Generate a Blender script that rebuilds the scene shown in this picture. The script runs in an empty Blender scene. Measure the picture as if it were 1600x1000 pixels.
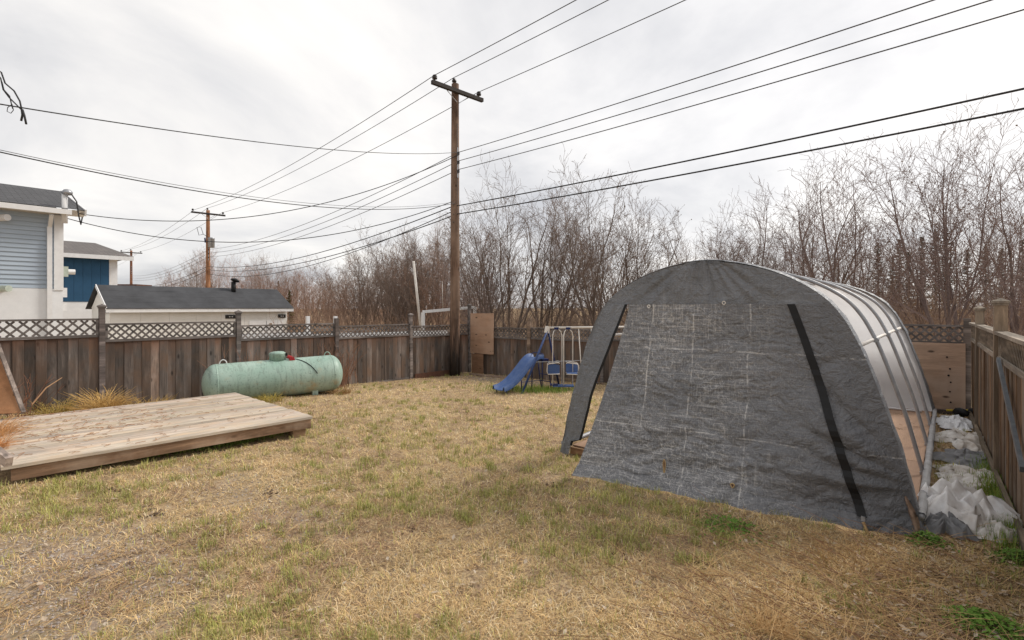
import bpy, math, random
import numpy as np
from mathutils import Vector, Matrix, noise

random.seed(7)
RNG = np.random.default_rng(11)
SC = bpy.context.scene
COL = SC.collection
R = math.radians

# ------------------------------------------------------------------ camera
YAW = R(40.4)
EYE = 1.92
cam_d = bpy.data.cameras.new('camera')
cam_d.sensor_width = 36.0
cam_d.lens = 18.0
cam_d.shift_y = -20.0 / 1600.0
cam_d.clip_start = 0.05
cam_d.clip_end = 3000.0
cam = bpy.data.objects.new('camera', cam_d)
cam.location = (0, 0, EYE)
cam.rotation_euler = (math.pi / 2, 0, YAW)
COL.objects.link(cam)
SC.camera = cam

# ------------------------------------------------------------------ sky and sun
SUN_EL, SUN_AZ_LEFT = R(42), R(-24)          # azimuth measured left of +Y
SUN_DIR = Vector((-math.sin(SUN_AZ_LEFT) * math.cos(SUN_EL), math.cos(SUN_AZ_LEFT) * math.cos(SUN_EL), math.sin(SUN_EL)))
world = bpy.data.worlds.new('World')
SC.world = world
world.use_nodes = True
wt = world.node_tree
wt.nodes.clear()
def wn(t, **kw):
    n = wt.nodes.new(t)
    for k, v in kw.items():
        setattr(n, k, v)
    return n
def wlink(a, b): wt.links.new(a, b)
tc = wn('ShaderNodeTexCoord')
sep = wn('ShaderNodeSeparateXYZ'); wlink(tc.outputs['Generated'], sep.inputs[0])
zc = wn('ShaderNodeMath', operation='MAXIMUM'); wlink(sep.outputs['Z'], zc.inputs[0]); zc.inputs[1].default_value = 0.0
za = wn('ShaderNodeMath', operation='ADD'); wlink(zc.outputs[0], za.inputs[0]); za.inputs[1].default_value = 0.22
dx = wn('ShaderNodeMath', operation='DIVIDE'); wlink(sep.outputs['X'], dx.inputs[0]); wlink(za.outputs[0], dx.inputs[1])
dy = wn('ShaderNodeMath', operation='DIVIDE'); wlink(sep.outputs['Y'], dy.inputs[0]); wlink(za.outputs[0], dy.inputs[1])
cmb = wn('ShaderNodeCombineXYZ'); wlink(dx.outputs[0], cmb.inputs[0]); wlink(dy.outputs[0], cmb.inputs[1])
n1 = wn('ShaderNodeTexNoise'); n1.inputs['Scale'].default_value = 0.75; n1.inputs['Detail'].default_value = 7; n1.inputs['Roughness'].default_value = 0.56; n1.inputs['Distortion'].default_value = 0.35
wlink(cmb.outputs[0], n1.inputs['Vector'])
cr = wn('ShaderNodeValToRGB')
cr.color_ramp.elements[0].position = 0.36; cr.color_ramp.elements[0].color = (0.295, 0.298, 0.312, 1)
cr.color_ramp.elements[1].position = 0.64; cr.color_ramp.elements[1].color = (0.555, 0.537, 0.515, 1)
e = cr.color_ramp.elements.new(0.5); e.color = (0.43, 0.424, 0.424, 1)
wlink(n1.outputs['Fac'], cr.inputs[0])
# brighter cloud around the hidden sun
nrm = wn('ShaderNodeVectorMath', operation='NORMALIZE'); wlink(tc.outputs['Generated'], nrm.inputs[0])
dot = wn('ShaderNodeVectorMath', operation='DOT_PRODUCT'); wlink(nrm.outputs[0], dot.inputs[0])
GLOW = Vector((-math.sin(R(8)) * math.cos(R(22)), math.cos(R(8)) * math.cos(R(22)), math.sin(R(22))))
dot.inputs[1].default_value = GLOW
mx = wn('ShaderNodeMath', operation='MAXIMUM'); wlink(dot.outputs['Value'], mx.inputs[0]); mx.inputs[1].default_value = 0
pw = wn('ShaderNodeMath', operation='POWER'); wlink(mx.outputs[0], pw.inputs[0]); pw.inputs[1].default_value = 4.0
gm = wn('ShaderNodeMath', operation='MULTIPLY'); wlink(pw.outputs[0], gm.inputs[0]); gm.inputs[1].default_value = 0.09
gc = wn('ShaderNodeMixRGB', blend_type='ADD'); gc.inputs[0].default_value = 1.0
gcol = wn('ShaderNodeMixRGB', blend_type='MULTIPLY'); gcol.inputs[0].default_value = 1; gcol.inputs[1].default_value = (1.0, 0.965, 0.93, 1)
wlink(gm.outputs[0], gcol.inputs[2]); wlink(cr.outputs[0], gc.inputs[1]); wlink(gcol.outputs[0], gc.inputs[2])
sky = wn('ShaderNodeTexSky'); sky.sky_type = 'NISHITA'; sky.sun_disc = False
sky.sun_elevation = SUN_EL; sky.sun_rotation = -SUN_AZ_LEFT
skm = wn('ShaderNodeMixRGB', blend_type='MULTIPLY'); skm.inputs[0].default_value = 1; skm.inputs[2].default_value = (0.07, 0.07, 0.07, 1)
wlink(sky.outputs[0], skm.inputs[1])
mixs = wn('ShaderNodeMixRGB'); mixs.inputs[0].default_value = 0.94
wlink(skm.outputs[0], mixs.inputs[1]); wlink(gc.outputs[0], mixs.inputs[2])
bg = wn('ShaderNodeBackground'); bg.inputs['Strength'].default_value = 1.0
wlink(mixs.outputs[0], bg.inputs[0])
wo = wn('ShaderNodeOutputWorld'); wlink(bg.outputs[0], wo.inputs[0])

sun_d = bpy.data.lights.new('sun', 'SUN')
sun_d.energy = 1.5; sun_d.angle = R(16); sun_d.color = (1.0, 0.94, 0.86)
sun = bpy.data.objects.new('sun', sun_d)
sun.rotation_euler = SUN_DIR.to_track_quat('Z', 'Y').to_euler()
COL.objects.link(sun)

SC.view_settings.view_transform = 'Standard'
SC.view_settings.look = 'None'
SC.view_settings.exposure = 0.98
SC.view_settings.gamma = 1.0
SC.view_settings.use_curve_mapping = False
SC.render.engine = 'CYCLES'
SC.cycles.max_bounces = 6
SC.cycles.use_denoising = True

# ------------------------------------------------------------------ helpers
CY, SY = math.cos(YAW), math.sin(YAW)
def at(u, v, d):
    """a point of the place seen at photo pixel (u, v), d metres ahead"""
    lat = (u - 800) / 800 * d
    return Vector((lat * CY - d * SY, lat * SY + d * CY, EYE - (v - 480) / 800 * d))

def sst(a, b, x):
    t = min(1.0, max(0.0, (x - a) / (b - a)))
    return t * t * (3 - 2 * t)

def ground_z(x, y):
    z = -0.26 * sst(2.0, 11.0, -x) * sst(3.0, 12.0, y)
    z += 0.10 * sst(5.2, 8.5, -x) * (1 - sst(0.2, 3.6, y))
    far = max(sst(13, 20, -x), sst(13, 20, y))
    z = z * (1 - far) - 0.25 * far
    return z

class MB:
    def __init__(self): self.v = []; self.f = []
    def box(self, c, s, rot=None):
        n = len(self.v); hx, hy, hz = s[0] / 2, s[1] / 2, s[2] / 2
        c = Vector(c)
        for dz in (-hz, hz):
            for (a, b) in ((-hx, -hy), (hx, -hy), (hx, hy), (-hx, hy)):
                p = Vector((a, b, dz))
                if rot is not None: p = rot @ p
                self.v.append(tuple(c + p))
        self.f += [(n, n+3, n+2, n+1), (n+4, n+5, n+6, n+7), (n, n+1, n+5, n+4), (n+1, n+2, n+6, n+5), (n+2, n+3, n+7, n+6), (n+3, n, n+4, n+7)]
        return self
    def bbox(self, a, b):
        return self.box([(a[i] + b[i]) / 2 for i in range(3)], [abs(b[i] - a[i]) for i in range(3)])
    def beam(self, a, b, w, t, up=(0, 0, 1)):
        a, b = Vector(a), Vector(b); d = (b - a); L = d.length; d.normalize()
        up = Vector(up)
        sd = d.cross(up)
        if sd.length < 1e-4: sd = d.cross(Vector((1, 0, 0)))
        sd.normalize(); u2 = sd.cross(d).normalized()
        rot = Matrix((d, sd, u2)).transposed()
        return self.box((a + b) / 2, (L, w, t), rot)
    def tube(self, pts, r, sides=6, cap=True):
        pts = [Vector(p) for p in pts]
        n = len(pts)
        rs = r if isinstance(r, (list, tuple)) else [r] * n
        base = len(self.v)
        t = (pts[1] - pts[0]).normalized()
        ref = Vector((0, 0, 1)) if abs(t.z) < 0.9 else Vector((1, 0, 0))
        a = t.cross(ref).normalized()
        for i in range(n):
            if 0 < i < n - 1: t = (pts[i+1] - pts[i-1])
            elif i == 0: t = pts[1] - pts[0]
            else: t = pts[i] - pts[i-1]
            if t.length < 1e-9: t = Vector((0, 0, 1))
            t.normalize()
            a = a - t * a.dot(t)
            if a.length < 1e-6: a = t.orthogonal()
            a.normalize()
            b = t.cross(a)
            for k in range(sides):
                an = 2 * math.pi * k / sides
                self.v.append(tuple(pts[i] + (a * math.cos(an) + b * math.sin(an)) * rs[i]))
        for i in range(n - 1):
            for k in range(sides):
                k2 = (k + 1) % sides
                self.f.append((base + i*sides + k, base + i*sides + k2, base + (i+1)*sides + k2, base + (i+1)*sides + k))
        if cap:
            self.f.append(tuple(base + k for k in range(sides))[::-1])
            self.f.append(tuple(base + (n-1)*sides + k for k in range(sides)))
        return self
    def lathe(self, prof, axis_o, axis, sides=32):
        """prof: list of (s along axis, radius)"""
        axis = Vector(axis).normalized(); o = Vector(axis_o)
        a = axis.orthogonal().normalized(); b = axis.cross(a)
        base = len(self.v)
        for (s, r) in prof:
            for k in range(sides):
                an = 2 * math.pi * k / sides
                self.v.append(tuple(o + axis * s + (a * math.cos(an) + b * math.sin(an)) * r))
        for i in range(len(prof) - 1):
            for k in range(sides):
                k2 = (k + 1) % sides
                self.f.append((base + i*sides + k, base + i*sides + k2, base + (i+1)*sides + k2, base + (i+1)*sides + k))
        self.f.append(tuple(base + k for k in range(sides))[::-1])
        self.f.append(tuple(base + (len(prof)-1)*sides + k for k in range(sides)))
        return self
    def grid(self, rows):
        """rows: list of equally long lists of points"""
        base = len(self.v); w = len(rows[0])
        for r in rows:
            self.v += [tuple(p) for p in r]
        for i in range(len(rows) - 1):
            for k in range(w - 1):
                self.f.append((base + i*w + k, base + i*w + k + 1, base + (i+1)*w + k + 1, base + (i+1)*w + k))
        return self
    def poly(self, pts):
        n = len(self.v); self.v += [tuple(p) for p in pts]; self.f.append(tuple(range(n, n + len(pts)))); return self
    def mesh(self, name, mat, smooth=False):
        m = bpy.data.meshes.new(name)
        m.from_pydata(self.v, [], self.f)
        if mat is not None: m.materials.append(mat)
        if smooth: m.polygons.foreach_set('use_smooth', [True] * len(m.polygons))
        m.update()
        return m
    def build(self, name, mat, parent=None, smooth=False, **kw):
        return link(name, self.mesh(name, mat, smooth), parent, **kw)

def link(name, data, parent=None, loc=None, rot=None, color=None):
    o = bpy.data.objects.new(name, data)
    COL.objects.link(o)
    if parent is not None: o.parent = parent
    if loc is not None: o.location = loc
    if rot is not None: o.rotation_euler = rot
    if color is not None: o.color = (color[0], color[1], color[2], 1)
    return o

def tag(o, label, cat, group=None, kind=None):
    o['label'] = label
    if cat: o['category'] = cat
    if group: o['group'] = group
    if kind: o['kind'] = kind
    return o

def thing(name, loc=(0, 0, 0), rz=0.0, label=None, cat=None, group=None):
    o = bpy.data.objects.new(name, None)
    o.empty_display_size = 0.2
    COL.objects.link(o)
    o.location = loc; o.rotation_euler = (0, 0, rz)
    if label: tag(o, label, cat, group)
    return o

def structure(o): o['kind'] = 'structure'; return o
def stuff(o): o['kind'] = 'stuff'; return o

# ------------------------------------------------------------------ materials
class NT:
    def __init__(self, name):
        self.m = bpy.data.materials.new(name); self.m.use_nodes = True
        self.t = self.m.node_tree
        self.b = self.t.nodes['Principled BSDF']
        self.b.inputs['Specular IOR Level'].default_value = 0.3
    def n(self, t, **kw):
        x = self.t.nodes.new(t)
        for k, v in kw.items():
            if hasattr(x, k): setattr(x, k, v)
            else: x.inputs[k].default_value = v
        return x
    def l(self, a, b): self.t.links.new(a, b)
    def coords(self, kind='Object', scale=(1, 1, 1), rand=False):
        c = self.n('ShaderNodeTexCoord'); out = c.outputs[kind]
        if rand:
            oi = self.n('ShaderNodeObjectInfo')
            mul = self.n('ShaderNodeMath', operation='MULTIPLY'); self.l(oi.outputs['Random'], mul.inputs[0]); mul.inputs[1].default_value = 57.0
            ad = self.n('ShaderNodeVectorMath', operation='ADD'); self.l(out, ad.inputs[0]); self.l(mul.outputs[0], ad.inputs[1]); out = ad.outputs[0]
        mp = self.n('ShaderNodeMapping'); self.l(out, mp.inputs[0]); mp.inputs['Scale'].default_value = scale
        return mp.outputs[0]
    def noise(self, vec, scale, detail=4, rough=0.55, dist=0.0):
        x = self.n('ShaderNodeTexNoise'); self.l(vec, x.inputs['Vector'])
        x.inputs['Scale'].default_value = scale; x.inputs['Detail'].default_value = detail
        x.inputs['Roughness'].default_value = rough; x.inputs['Distortion'].default_value = dist
        return x.outputs['Fac']
    def ramp(self, fac, stops):
        x = self.n('ShaderNodeValToRGB'); self.l(fac, x.inputs[0])
        els = x.color_ramp.elements
        while len(els) < len(stops): els.new(0.5)
        for i, (p, c) in enumerate(stops):
            els[i].position = p
            els[i].color = (c, c, c, 1) if isinstance(c, (int, float)) else (c[0], c[1], c[2], 1)
        return x.outputs[0]
    def mix(self, fac, a, b, mode='MIX'):
        x = self.n('ShaderNodeMixRGB', blend_type=mode)
        for i, s in ((0, fac), (1, a), (2, b)):
            if isinstance(s, (int, float)): x.inputs[i].default_value = s if i == 0 else (s, s, s, 1)
            elif isinstance(s, tuple): x.inputs[i].default_value = (s[0], s[1], s[2], 1)
            else: self.l(s, x.inputs[i])
        return x.outputs[0]
    def bump(self, h, strength=0.3, dist=0.01):
        x = self.n('ShaderNodeBump'); x.inputs['Strength'].default_value = strength; x.inputs['Distance'].default_value = dist
        self.l(h, x.inputs['Height']); self.l(x.outputs[0], self.b.inputs['Normal'])
    def col(self, c):
        if isinstance(c, tuple): self.b.inputs['Base Color'].default_value = (c[0], c[1], c[2], 1)
        else: self.l(c, self.b.inputs['Base Color'])
    def set(self, rough=0.8, metal=0.0, spec=None):
        self.b.inputs['Roughness'].default_value = rough; self.b.inputs['Metallic'].default_value = metal
        if spec is not None: self.b.inputs['Specular IOR Level'].default_value = spec
        return self.m

def plain(name, c1, c2=None, rough=0.7, metal=0.0, scale=6.0, bump=0.15, dist=0.004, fine=60.0):
    k = NT(name); v = k.coords()
    c2 = c2 or tuple(x * 0.72 for x in c1)
    a = k.noise(v, scale, 6, 0.65)
    k.col(k.mix(k.ramp(a, [(0.35, 0.0), (0.68, 1.0)]), c1, c2))
    k.bump(k.noise(v, fine, 3), bump, dist)
    return k.set(rough, metal)

def wood(name, c1, c2, stain=None, grain=(14, 14, 0.7), axis=2, use_color=True, rough=0.85, stain_scale=1.5, bump=0.35, knots=True, streak=1.0, top_stain=None):
    """grain runs along axis; object colour tints every board"""
    k = NT(name)
    sc = [16, 16, 16]; sc[axis] = 0.9
    v = k.coords('Object', tuple(sc), rand=True)
    g = k.noise(v, 2.2, 8, 0.7, 0.6)
    g2 = k.noise(v, 9.0, 4, 0.6)
    col = k.mix(k.ramp(g, [(0.3, 0.0), (0.7, 1.0)]), c1, c2)
    col = k.mix(k.ramp(g2, [(0.35, 0.55), (0.65, 0.0)]), col, tuple(x * 0.55 for x in c1))
    vb = k.coords('Object', (1, 1, 1), rand=True)
    ss = [7, 7, 7]; ss[axis] = 0.8
    stv = k.noise(k.coords('Object', tuple(ss), rand=True), 1.0, 6, 0.65, 0.4)
    col = k.mix(k.ramp(stv, [(0.38, 0.88 * streak), (0.58, 0.0)]), col, tuple(x * 0.30 for x in c1))
    col = k.mix(k.ramp(stv, [(0.54, 0.0), (0.70, 0.55 * streak)]), col, tuple(min(1, x * 1.45) for x in c1))
    if stain is not None:
        s = k.noise(vb, stain_scale, 5, 0.6)
        col = k.mix(k.ramp(s, [(0.46, 0.0), (0.66, 0.85)]), col, stain)
    if knots:
        vo = k.n('ShaderNodeTexVoronoi'); vs = [6, 6, 6]; vs[axis] = 2.6
        k.l(k.coords('Object', tuple(vs), rand=True), vo.inputs['Vector']); vo.inputs['Scale'].default_value = 0.9
        col = k.mix(k.ramp(vo.outputs['Distance'], [(0.07, 0.95), (0.16, 0.0)]), col, tuple(x * 0.16 for x in c1))
    if top_stain is not None:      # damp reddish band below the lattice rail
        sp = k.n('ShaderNodeSeparateXYZ'); k.l(k.coords('Object'), sp.inputs[0])
        ad = k.n('ShaderNodeMath', operation='MULTIPLY_ADD'); k.l(stv, ad.inputs[0]); ad.inputs[1].default_value = 0.9; k.l(sp.outputs['Z'], ad.inputs[2])
        mr = k.n('ShaderNodeMapRange'); k.l(ad.outputs[0], mr.inputs[0]); mr.inputs[1].default_value = 1.42; mr.inputs[2].default_value = 1.78; mr.inputs[3].default_value = 0.0; mr.inputs[4].default_value = 0.75
        col = k.mix(mr.outputs[0], col, top_stain)
    if use_color:
        oi = k.n('ShaderNodeObjectInfo')
        col = k.mix(1.0, col, oi.outputs['Color'], 'MULTIPLY')
    k.col(col)
    k.bump(g, bump, 0.006)
    return k.set(rough, 0, 0.2)

M = {}
M['fence'] = wood('weathered_fence_wood', (0.25, 0.22, 0.20), (0.135, 0.112, 0.10), stain=(0.16, 0.11, 0.08), top_stain=(0.135, 0.065, 0.038))
M['fence_rail'] = wood('weathered_rail_wood', (0.25, 0.22, 0.205), (0.145, 0.122, 0.112), axis=0)
M['fence_brown'] = wood('brown_fence_wood', (0.25, 0.165, 0.105), (0.095, 0.058, 0.038), stain=(0.19, 0.155, 0.125))
M['rail_pale'] = wood('pale_rail_wood', (0.38, 0.32, 0.255), (0.22, 0.18, 0.145), axis=0)
M['post_pale'] = wood('pale_post_wood', (0.36, 0.30, 0.235), (0.22, 0.178, 0.14))
M['deck'] = wood('bleached_deck_wood', (0.66, 0.57, 0.47), (0.48, 0.40, 0.32), stain=(0.52, 0.395, 0.28), axis=0, stain_scale=2.2, knots=False, streak=0.55)
M['fascia'] = wood('brown_fascia_wood', (0.40, 0.25, 0.155), (0.22, 0.13, 0.08), stain=(0.42, 0.32, 0.235), axis=0)
M['pole'] = wood('pole_wood', (0.24, 0.155, 0.11), (0.12, 0.078, 0.058), stain=(0.28, 0.20, 0.15), use_color=True, stain_scale=0.8)
M['pole_tar'] = wood('tarred_pole_wood', (0.24, 0.155, 0.11), (0.12, 0.078, 0.058), stain=(0.28, 0.20, 0.15), use_color=True, stain_scale=0.8)
def _tar():
    m = M['pole_tar']; t = m.node_tree; b = t.nodes['Principled BSDF']
    src = b.inputs['Base Color'].links[0].from_socket
    tcx = t.nodes.new('ShaderNodeTexCoord'); sp = t.nodes.new('ShaderNodeSeparateXYZ'); t.links.new(tcx.outputs['Object'], sp.inputs[0])
    mp = t.nodes.new('ShaderNodeMapping'); mp.inputs['Scale'].default_value = (7, 7, 1.2); t.links.new(tcx.outputs['Object'], mp.inputs[0])
    nz = t.nodes.new('ShaderNodeTexNoise'); nz.inputs['Scale'].default_value = 1.5; nz.inputs['Detail'].default_value = 6; t.links.new(mp.outputs[0], nz.inputs['Vector'])
    ma = t.nodes.new('ShaderNodeMath'); ma.operation = 'MULTIPLY_ADD'; t.links.new(nz.outputs['Fac'], ma.inputs[0]); ma.inputs[1].default_value = 2.2; t.links.new(sp.outputs['Z'], ma.inputs[2])
    rp = t.nodes.new('ShaderNodeValToRGB'); t.links.new(ma.outputs[0], rp.inputs[0])
    mr = t.nodes.new('ShaderNodeMapRange'); t.links.new(ma.outputs[0], mr.inputs[0]); mr.inputs[1].default_value = 1.75; mr.inputs[2].default_value = 2.7; mr.inputs[3].default_value = 0.93; mr.inputs[4].default_value = 0.0
    mx_ = t.nodes.new('ShaderNodeMixRGB'); t.links.new(mr.outputs[0], mx_.inputs[0]); t.links.new(src, mx_.inputs[1]); mx_.inputs[2].default_value = (.018, .016, .015, 1)
    t.nodes.remove(rp); t.links.new(mx_.outputs[0], b.inputs['Base Color'])
_tar()
M['plywood'] = wood('tan_plywood', (0.42, 0.28, 0.20), (0.34, 0.22, 0.155), stain=(0.36, 0.26, 0.20), axis=0, use_color=True, streak=0.35, bump=0.1)
M['plyfloor'] = wood('floor_plywood', (0.40, 0.26, 0.175), (0.32, 0.205, 0.14), stain=(0.29, 0.19, 0.135), axis=1, use_color=True, streak=0.35, bump=0.1, knots=False)
M['crossarm'] = plain('tarred_crossarm', (0.035, 0.03, 0.028), (0.06, 0.052, 0.048), 0.8)
M['wire'] = plain('black_cable', (0.025, 0.025, 0.027), (0.04, 0.04, 0.042), 0.6)
M['wire_grey'] = plain('grey_cable', (0.10, 0.10, 0.105), (0.07, 0.07, 0.075), 0.5)
M['porcelain'] = plain('dark_porcelain', (0.04, 0.035, 0.035), None, 0.3)
M['galv'] = plain('galvanised_steel', (0.40, 0.41, 0.43), (0.30, 0.31, 0.33), 0.45, 0.6, 12)
M['steel_dark'] = plain('dark_grey_steel', (0.17, 0.185, 0.20), (0.10, 0.11, 0.12), 0.5, 0.2, 8)
M['hoop'] = plain('grey_painted_pipe', (0.38, 0.385, 0.40), (0.29, 0.295, 0.31), 0.45, 0.25, 10)
M['white'] = plain('white_paint', (0.80, 0.80, 0.80), (0.72, 0.72, 0.72), 0.6)
M['white_tube'] = plain('chalky_white_tube', (0.78, 0.75, 0.70), (0.62, 0.56, 0.50), 0.5)
M['stucco'] = plain('white_stucco', (0.80, 0.81, 0.82), (0.73, 0.74, 0.75), 0.9, 0, 3, 0.4, 0.01)
M['siding'] = plain('pale_blue_siding', (0.42, 0.49, 0.565), (0.385, 0.45, 0.525), 0.6, 0, 1.2)
M['navy'] = plain('dark_blue_boards', (0.028, 0.095, 0.185), (0.022, 0.078, 0.155), 0.6, 0, 1.2)
M['cream'] = plain('cream_wall', (0.80, 0.79, 0.76), (0.71, 0.70, 0.66), 0.85, 0, 1.4)
M['blue'] = plain('blue_plastic', (0.045, 0.095, 0.25), (0.085, 0.14, 0.29), 0.5, 0, 7)
M['blue_dark'] = plain('navy_plastic', (0.012, 0.022, 0.10), None, 0.45)
M['blue_tube'] = plain('blue_steel_tube', (0.04, 0.075, 0.20), (0.025, 0.045, 0.13), 0.45)
M['black'] = plain('black_rubber', (0.012, 0.012, 0.013), None, 0.6)
M['red'] = plain('red_plastic', (0.42, 0.03, 0.035), None, 0.5)
M['yellow'] = plain('yellow_plastic', (0.65, 0.48, 0.04), None, 0.5)
M['mint_box'] = plain('pale_green_box', (0.52, 0.58, 0.50), None, 0.5)
M['grate'] = plain('dark_louvre', (0.03, 0.03, 0.03), None, 0.6)
M['soil_wood'] = plain('rotten_board', (0.16, 0.075, 0.05), (0.09, 0.05, 0.035), 0.95)
M['stone'] = plain('gravel_stone', (0.46, 0.40, 0.36), (0.28, 0.235, 0.205), 0.9, 0, 3.0)

def shingle(name, c1, c2, sx, sz):
    k = NT(name); v = k.coords()
    sx_ = k.n('ShaderNodeSeparateXYZ'); cx_ = k.n('ShaderNodeCombineXYZ'); k.l(v, sx_.inputs[0]); k.l(sx_.outputs['Y'], cx_.inputs[0]); k.l(sx_.outputs['X'], cx_.inputs[1])
    br = k.n('ShaderNodeTexBrick'); k.l(cx_.outputs[0], br.inputs['Vector'])
    br.inputs['Scale'].default_value = 1.0; br.inputs['Brick Width'].default_value = sx; br.inputs['Row Height'].default_value = sz
    br.inputs['Mortar Size'].default_value = 0.012; br.inputs['Color1'].default_value = (*c1, 1); br.inputs['Color2'].default_value = (*c2, 1)
    br.inputs['Mortar'].default_value = (c2[0] * .45, c2[1] * .45, c2[2] * .45, 1)
    n = k.noise(v, 2.0, 6)
    k.col(k.mix(k.ramp(n, [(0.3, 0.35), (0.7, 0.0)]), br.outputs['Color'], tuple(x * 0.6 for x in c1)))
    k.bump(k.noise(v, 90, 3), 0.5, 0.006)
    return k.set(0.95)
M['shingle'] = shingle('grey_shingles', (0.115, 0.115, 0.12), (0.085, 0.085, 0.09), 0.33, 0.14)
M['shingle_brown'] = shingle('brown_grey_shingles', (0.20, 0.18, 0.17), (0.14, 0.128, 0.125), 0.4, 0.16)
M['felt'] = plain('black_roll_roofing', (0.072, 0.074, 0.08), (0.045, 0.046, 0.05), 0.85, 0, 1.3, 0.4, 0.008)

def fabric(name, base, worn, amount, grid):
    """reinforced grey tarpaulin: threads rubbed pale, short creases and a few long fold lines"""
    k = NT(name)
    v = k.coords('Object', (1, 1, 1))
    n0 = k.noise(v, 1.3, 6, 0.6)
    col = k.mix(k.ramp(n0, [(0.3, 0.0), (0.7, 1.0)]), base, (base[0] * 1.45, base[1] * 1.42, base[2] * 1.40))
    area = k.ramp(k.noise(v, 1.5, 5, 0.6), [(0.30, 0.25), (0.60, 1.0)])
    sp = k.n('ShaderNodeSeparateXYZ')
    dv2 = k.n('ShaderNodeVectorMath', operation='ADD'); sc2 = k.n('ShaderNodeVectorMath', operation='SCALE')
    nz2 = k.n('ShaderNodeTexNoise'); k.l(v, nz2.inputs['Vector']); nz2.inputs['Scale'].default_value = 2.5; nz2.inputs['Detail'].default_value = 5
    k.l(nz2.outputs['Color'], sc2.inputs[0]); sc2.inputs['Scale'].default_value = 0.07
    k.l(v, dv2.inputs[0]); k.l(sc2.outputs[0], dv2.inputs[1]); k.l(dv2.outputs[0], sp.inputs[0])
    if grid:      # the taut strip right of the strap is far less worn
        ma = k.n('ShaderNodeMath', operation='MULTIPLY_ADD'); k.l(sp.outputs['Z'], ma.inputs[0]); ma.inputs[1].default_value = 0.33; k.l(sp.outputs['X'], ma.inputs[2])
        mr = k.n('ShaderNodeMapRange'); k.l(ma.outputs[0], mr.inputs[0]); mr.inputs[1].default_value = 2.2; mr.inputs[2].default_value = 3.45; mr.inputs[3].default_value = 1.0; mr.inputs[4].default_value = 0.12
        area = k.mix(1.0, area, mr.outputs[0], 'MULTIPLY')
    # woven scuffing: crossed thread noise at two sizes
    total = None
    for sc3, lo, hi, w in (((170, 170, 5), .50, .74, .62), ((5, 5, 170), .50, .74, .62), ((70, 70, 2.5), .54, .72, .5), ((2.5, 2.5, 70), .54, .72, .5), ((24, 24, 1.2), .60, .72, .45), ((1.2, 1.2, 24), .60, .72, .5)):
        th = k.ramp(k.noise(k.coords('Object', sc3), 1.0, 4, 0.65), [(lo, 0.0), (hi, w)])
        total = th if total is None else k.mix(1.0, total, th, 'ADD')
    # short creases
    dv = k.n('ShaderNodeVectorMath', operation='ADD'); sc = k.n('ShaderNodeVectorMath', operation='SCALE')
    nz = k.n('ShaderNodeTexNoise'); k.l(v, nz.inputs['Vector']); nz.inputs['Scale'].default_value = 9; nz.inputs['Detail'].default_value = 3
    k.l(nz.outputs['Color'], sc.inputs[0]); sc.inputs['Scale'].default_value = 0.05
    k.l(v, dv.inputs[0]); k.l(sc.outputs[0], dv.inputs[1])
    for (s, wid, w) in ((8.0, 0.03, 0.55), (19.0, 0.07, 0.6)):
        vo = k.n('ShaderNodeTexVoronoi'); vo.feature = 'DISTANCE_TO_EDGE'; k.l(dv.outputs[0], vo.inputs['Vector']); vo.inputs['Scale'].default_value = s
        ln = k.mix(1.0, k.ramp(vo.outputs['Distance'], [(0.0, w), (wid, 0.0)]), k.ramp(k.noise(v, s * 0.9, 4, .7), [(0.46, 0.0), (0.60, 1.0)]), 'MULTIPLY')
        total = k.mix(1.0, total, ln, 'ADD')
    total = k.mix(1.0, total, area, 'MULTIPLY')
    if grid:
        for ax, pos in (('X', (1.30, 1.79, 2.36)), ('Z', (0.66, 1.50))):
            for p in pos:
                s1 = k.n('ShaderNodeMath', operation='SUBTRACT'); k.l(sp.outputs[ax], s1.inputs[0]); s1.inputs[1].default_value = p
                ab = k.n('ShaderNodeMath', operation='ABSOLUTE'); k.l(s1.outputs[0], ab.inputs[0])
                ln = k.ramp(ab.outputs[0], [(0.002, 0.8), (0.009, 0.0)])
                brk = k.ramp(k.noise(k.coords('Object', (5, 5, 5)), 0.5 + p * 0.3, 6, 0.75), [(0.46, 0.0), (0.58, 1.0)])
                total = k.mix(1.0, total, k.mix(1.0, ln, brk, 'MULTIPLY'), 'ADD')
    col = k.mix(k.mix(1.0, total, amount, 'MULTIPLY'), col, worn)
    k.col(col)
    cn = k.n('ShaderNodeMath', operation='SUBTRACT'); k.l(k.noise(v, 9, 5, 0.6, 0.5), cn.inputs[0]); cn.inputs[1].default_value = 0.5
    ca = k.n('ShaderNodeMath', operation='ABSOLUTE'); k.l(cn.outputs[0], ca.inputs[0])
    k.bump(ca.outputs[0], 0.75, 0.07)
    return k.set(0.40, 0, 0.5)
M['tarp_worn'] = fabric('worn_grey_tarpaulin', (0.098, 0.102, 0.112), (0.58, 0.56, 0.54), 0.95, True)
M['tarp'] = fabric('grey_tarpaulin', (0.112, 0.120, 0.134), (0.34, 0.345, 0.355), 0.42, False)
def translucent():
    k = NT('white_translucent_tarpaulin'); v = k.coords()
    c = k.mix(k.ramp(k.noise(v, 2.0, 5), [(0.35, 0.0), (0.7, 1.0)]), (0.90, 0.90, 0.91), (0.82, 0.825, 0.84))
    k.col(c); k.bump(k.noise(v, 12, 5), 0.3, 0.02); k.set(0.6)
    tr_ = k.n('ShaderNodeBsdfTranslucent'); k.l(c, tr_.inputs['Color'])
    mx_ = k.n('ShaderNodeMixShader'); mx_.inputs[0].default_value = 0.55
    out = k.t.nodes['Material Output']; k.l(k.b.outputs[0], mx_.inputs[1]); k.l(tr_.outputs[0], mx_.inputs[2]); k.l(mx_.outputs[0], out.inputs['Surface'])
    return k.m
M['liner'] = translucent()
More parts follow.
